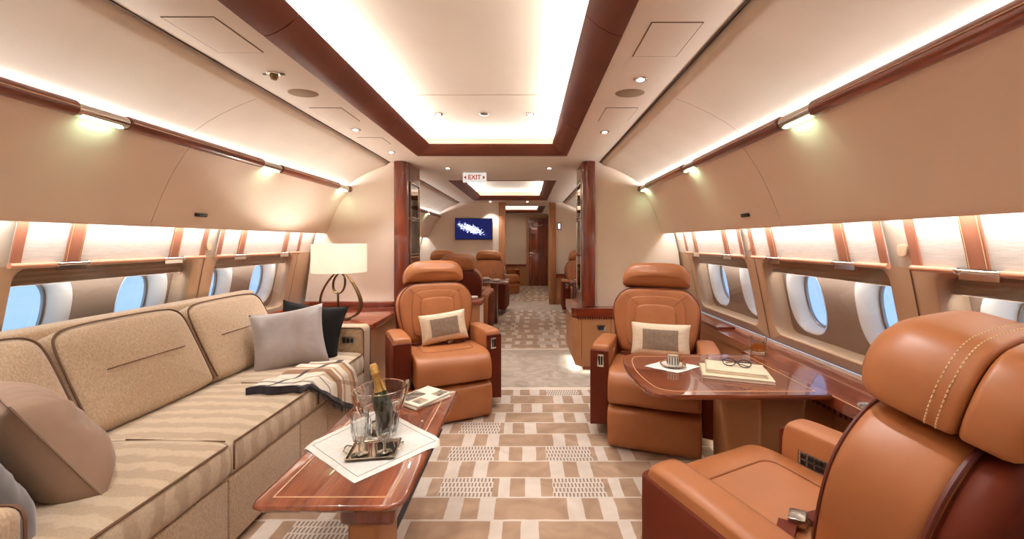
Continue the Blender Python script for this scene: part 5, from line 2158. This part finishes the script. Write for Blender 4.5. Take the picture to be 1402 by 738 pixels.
for q in (-1, 1):
    m.tube([(q * 0.034 + 0.027 * math.cos(a), 0.0, 0.019 + 0.018 * math.sin(a)) for a in [2 * PI * k / 20 for k in range(20)]], 0.0024, 6, closed=True)
m.tube([(-0.008, 0, 0.024), (0, 0, 0.028), (0.008, 0, 0.024)], 0.0024, 6)
build('frame', m, 'black', T)
for q in (-1, 1):
    m = MB()
    m.tube([(q * 0.062, 0.0, 0.026), (q * 0.064, 0.01, 0.026), (q * -0.01, 0.022 + 0.01 * q, 0.012), (q * -0.05, 0.026 + 0.01 * q, 0.004)], 0.0022, 6)
    build('temple', m, 'black', T)
    m = MB()
    m.add([(q * 0.034 + 0.026 * math.cos(a), 0.0, 0.019 + 0.017 * math.sin(a)) for a in [2 * PI * k / 20 for k in range(20)]], [tuple(range(20))])
    build('lens', m, 'pane', T)
# whisky glass
T = thing('whisky_tumbler', 'cut tumbler of amber drink on the window console', 'glass', (1.665, 2.36, CZ + 0.001))
m = MB()
m.lathe([(0, 0), (0.038, 0), (0.041, 0.004), (0.0445, 0.10), (0.0425, 0.10), (0.039, 0.018), (0, 0.014)], 28, facet=(0.955, 0.003, 0.06))
build('tumbler', m, 'glass', T, sharp=20)
m = MB()
m.lathe([(0, 0.0145), (0.0385, 0.0185), (0.0402, 0.062), (0, 0.062)], 28)
build('drink', m, 'whisky', T)

# ------------------------------------------------------------------ far cabin furniture
for (x0, x1, y0, y1, lb) in ((-0.95, 0.03, 6.05, 6.72, 'far cabin table set for a meal, left of the aisle'), (0.98, 1.80, 6.05, 6.72, 'far cabin table set for a meal, right of the aisle')):
    T = thing('far_table', lb, 'table', ((x0 + x1) / 2, (y0 + y1) / 2, 0), 0, 'tables in the far cabin')
    hx, hy = (x1 - x0) / 2, (y1 - y0) / 2
    m = MB()
    m.rbox(-hx, hx, -hy, hy, 0.615, 0.645, 0.01, 2)
    build('tabletop', m, 'tablewoodx', T)
    m = MB()
    sx = hx - 0.22 if x0 < 0 else -hx + 0.12
    m.rbox(sx - 0.05, sx + 0.05, -0.2, 0.2, 0.0, 0.615, 0.01, 2)
    build('leg', m, 'woodz', T)
    for k, (dx, dy) in enumerate(((-0.25 if x0 < 0 else -0.25, -0.12), (0.12 if x0 < 0 else -0.05, 0.10), (0.3 if x0 < 0 else 0.25, -0.14))):
        cx, cy = (x0 + x1) / 2 + dx, (y0 + y1) / 2 + dy
        if abs(dx) + 0.1 > hx:
            continue
        side = 'left' if x0 < 0 else 'right'
        nm = ('left', 'middle', 'right')[k]
        m = MB()
        m.lathe([(0, 0), (0.06, 0), (0.105, 0.012), (0.106, 0.014), (0.06, 0.004), (0, 0.004)], 24)
        o = build('plate', m, 'white', None, loc=(cx, cy, 0.646))
        tag(o, 'white plate on the %s far cabin table, %s one' % (side, nm), 'plate', 'plates on the far tables')
        m = MB()
        m.pad(chaikin([(-0.06, -0.03), (0.06, -0.03), (0.05, 0.04), (-0.03, 0.05)], 3), 0.03, 0.012, 0.02, mat=Matrix.Rotation(R(90), 4, 'X'))
        o = build('folded_napkin', m, 'linen', None, loc=(cx, cy, 0.668))
        tag(o, 'folded white napkin on the %s far table, %s plate' % (side, nm), 'napkin', 'folded napkins on the far plates')
        m = MB()
        m.lathe([(0, 0), (0.03, 0), (0.031, 0.002), (0.004, 0.006), (0.004, 0.07), (0.02, 0.085), (0.032, 0.12), (0.030, 0.165), (0.029, 0.165), (0.030, 0.12), (0.018, 0.088), (0, 0.08)], 16)
        o = build('wine_glass', m, 'glass', None, loc=(cx + 0.13 if cx + 0.17 < x1 else cx - 0.14, cy + 0.06, 0.646))
        tag(o, 'stemmed glass beside the %s plate of the %s far table' % (nm, side), 'glass', 'wine glasses on the far tables')
T = thing('sideboard', 'low sideboard with dark glossy top behind the left aisle seat', 'cabinet', (-0.9, 4.9, 0))
m = MB()
m.box(-0.85, 0.66, -0.12, 0.2, 0.0, 0.50)
build('body', m, 'leatherw', T)
m = MB()
m.rbox(-0.86, 0.69, -0.14, 0.21, 0.50, 0.56, 0.02, 3)
build('top', m, 'woodx', T)
m = MB()
m.box(0.661, 0.668, -0.12, 0.2, 0.02, 0.49)
build('end_panel', m, 'wallb', T)
m = MB()
m.pad(chaikin([(-0.09, -0.05), (0.09, -0.03), (0.07, 0.04), (-0.05, 0.05)], 3), 0.03, 0.012, 0.02, mat=Matrix.Rotation(R(90), 4, 'X'))
o = build('folded_napkin', m, 'linen', None, loc=(-0.36, 4.92, 0.577))
tag(o, 'crumpled white napkin on the dark sideboard top', 'napkin')
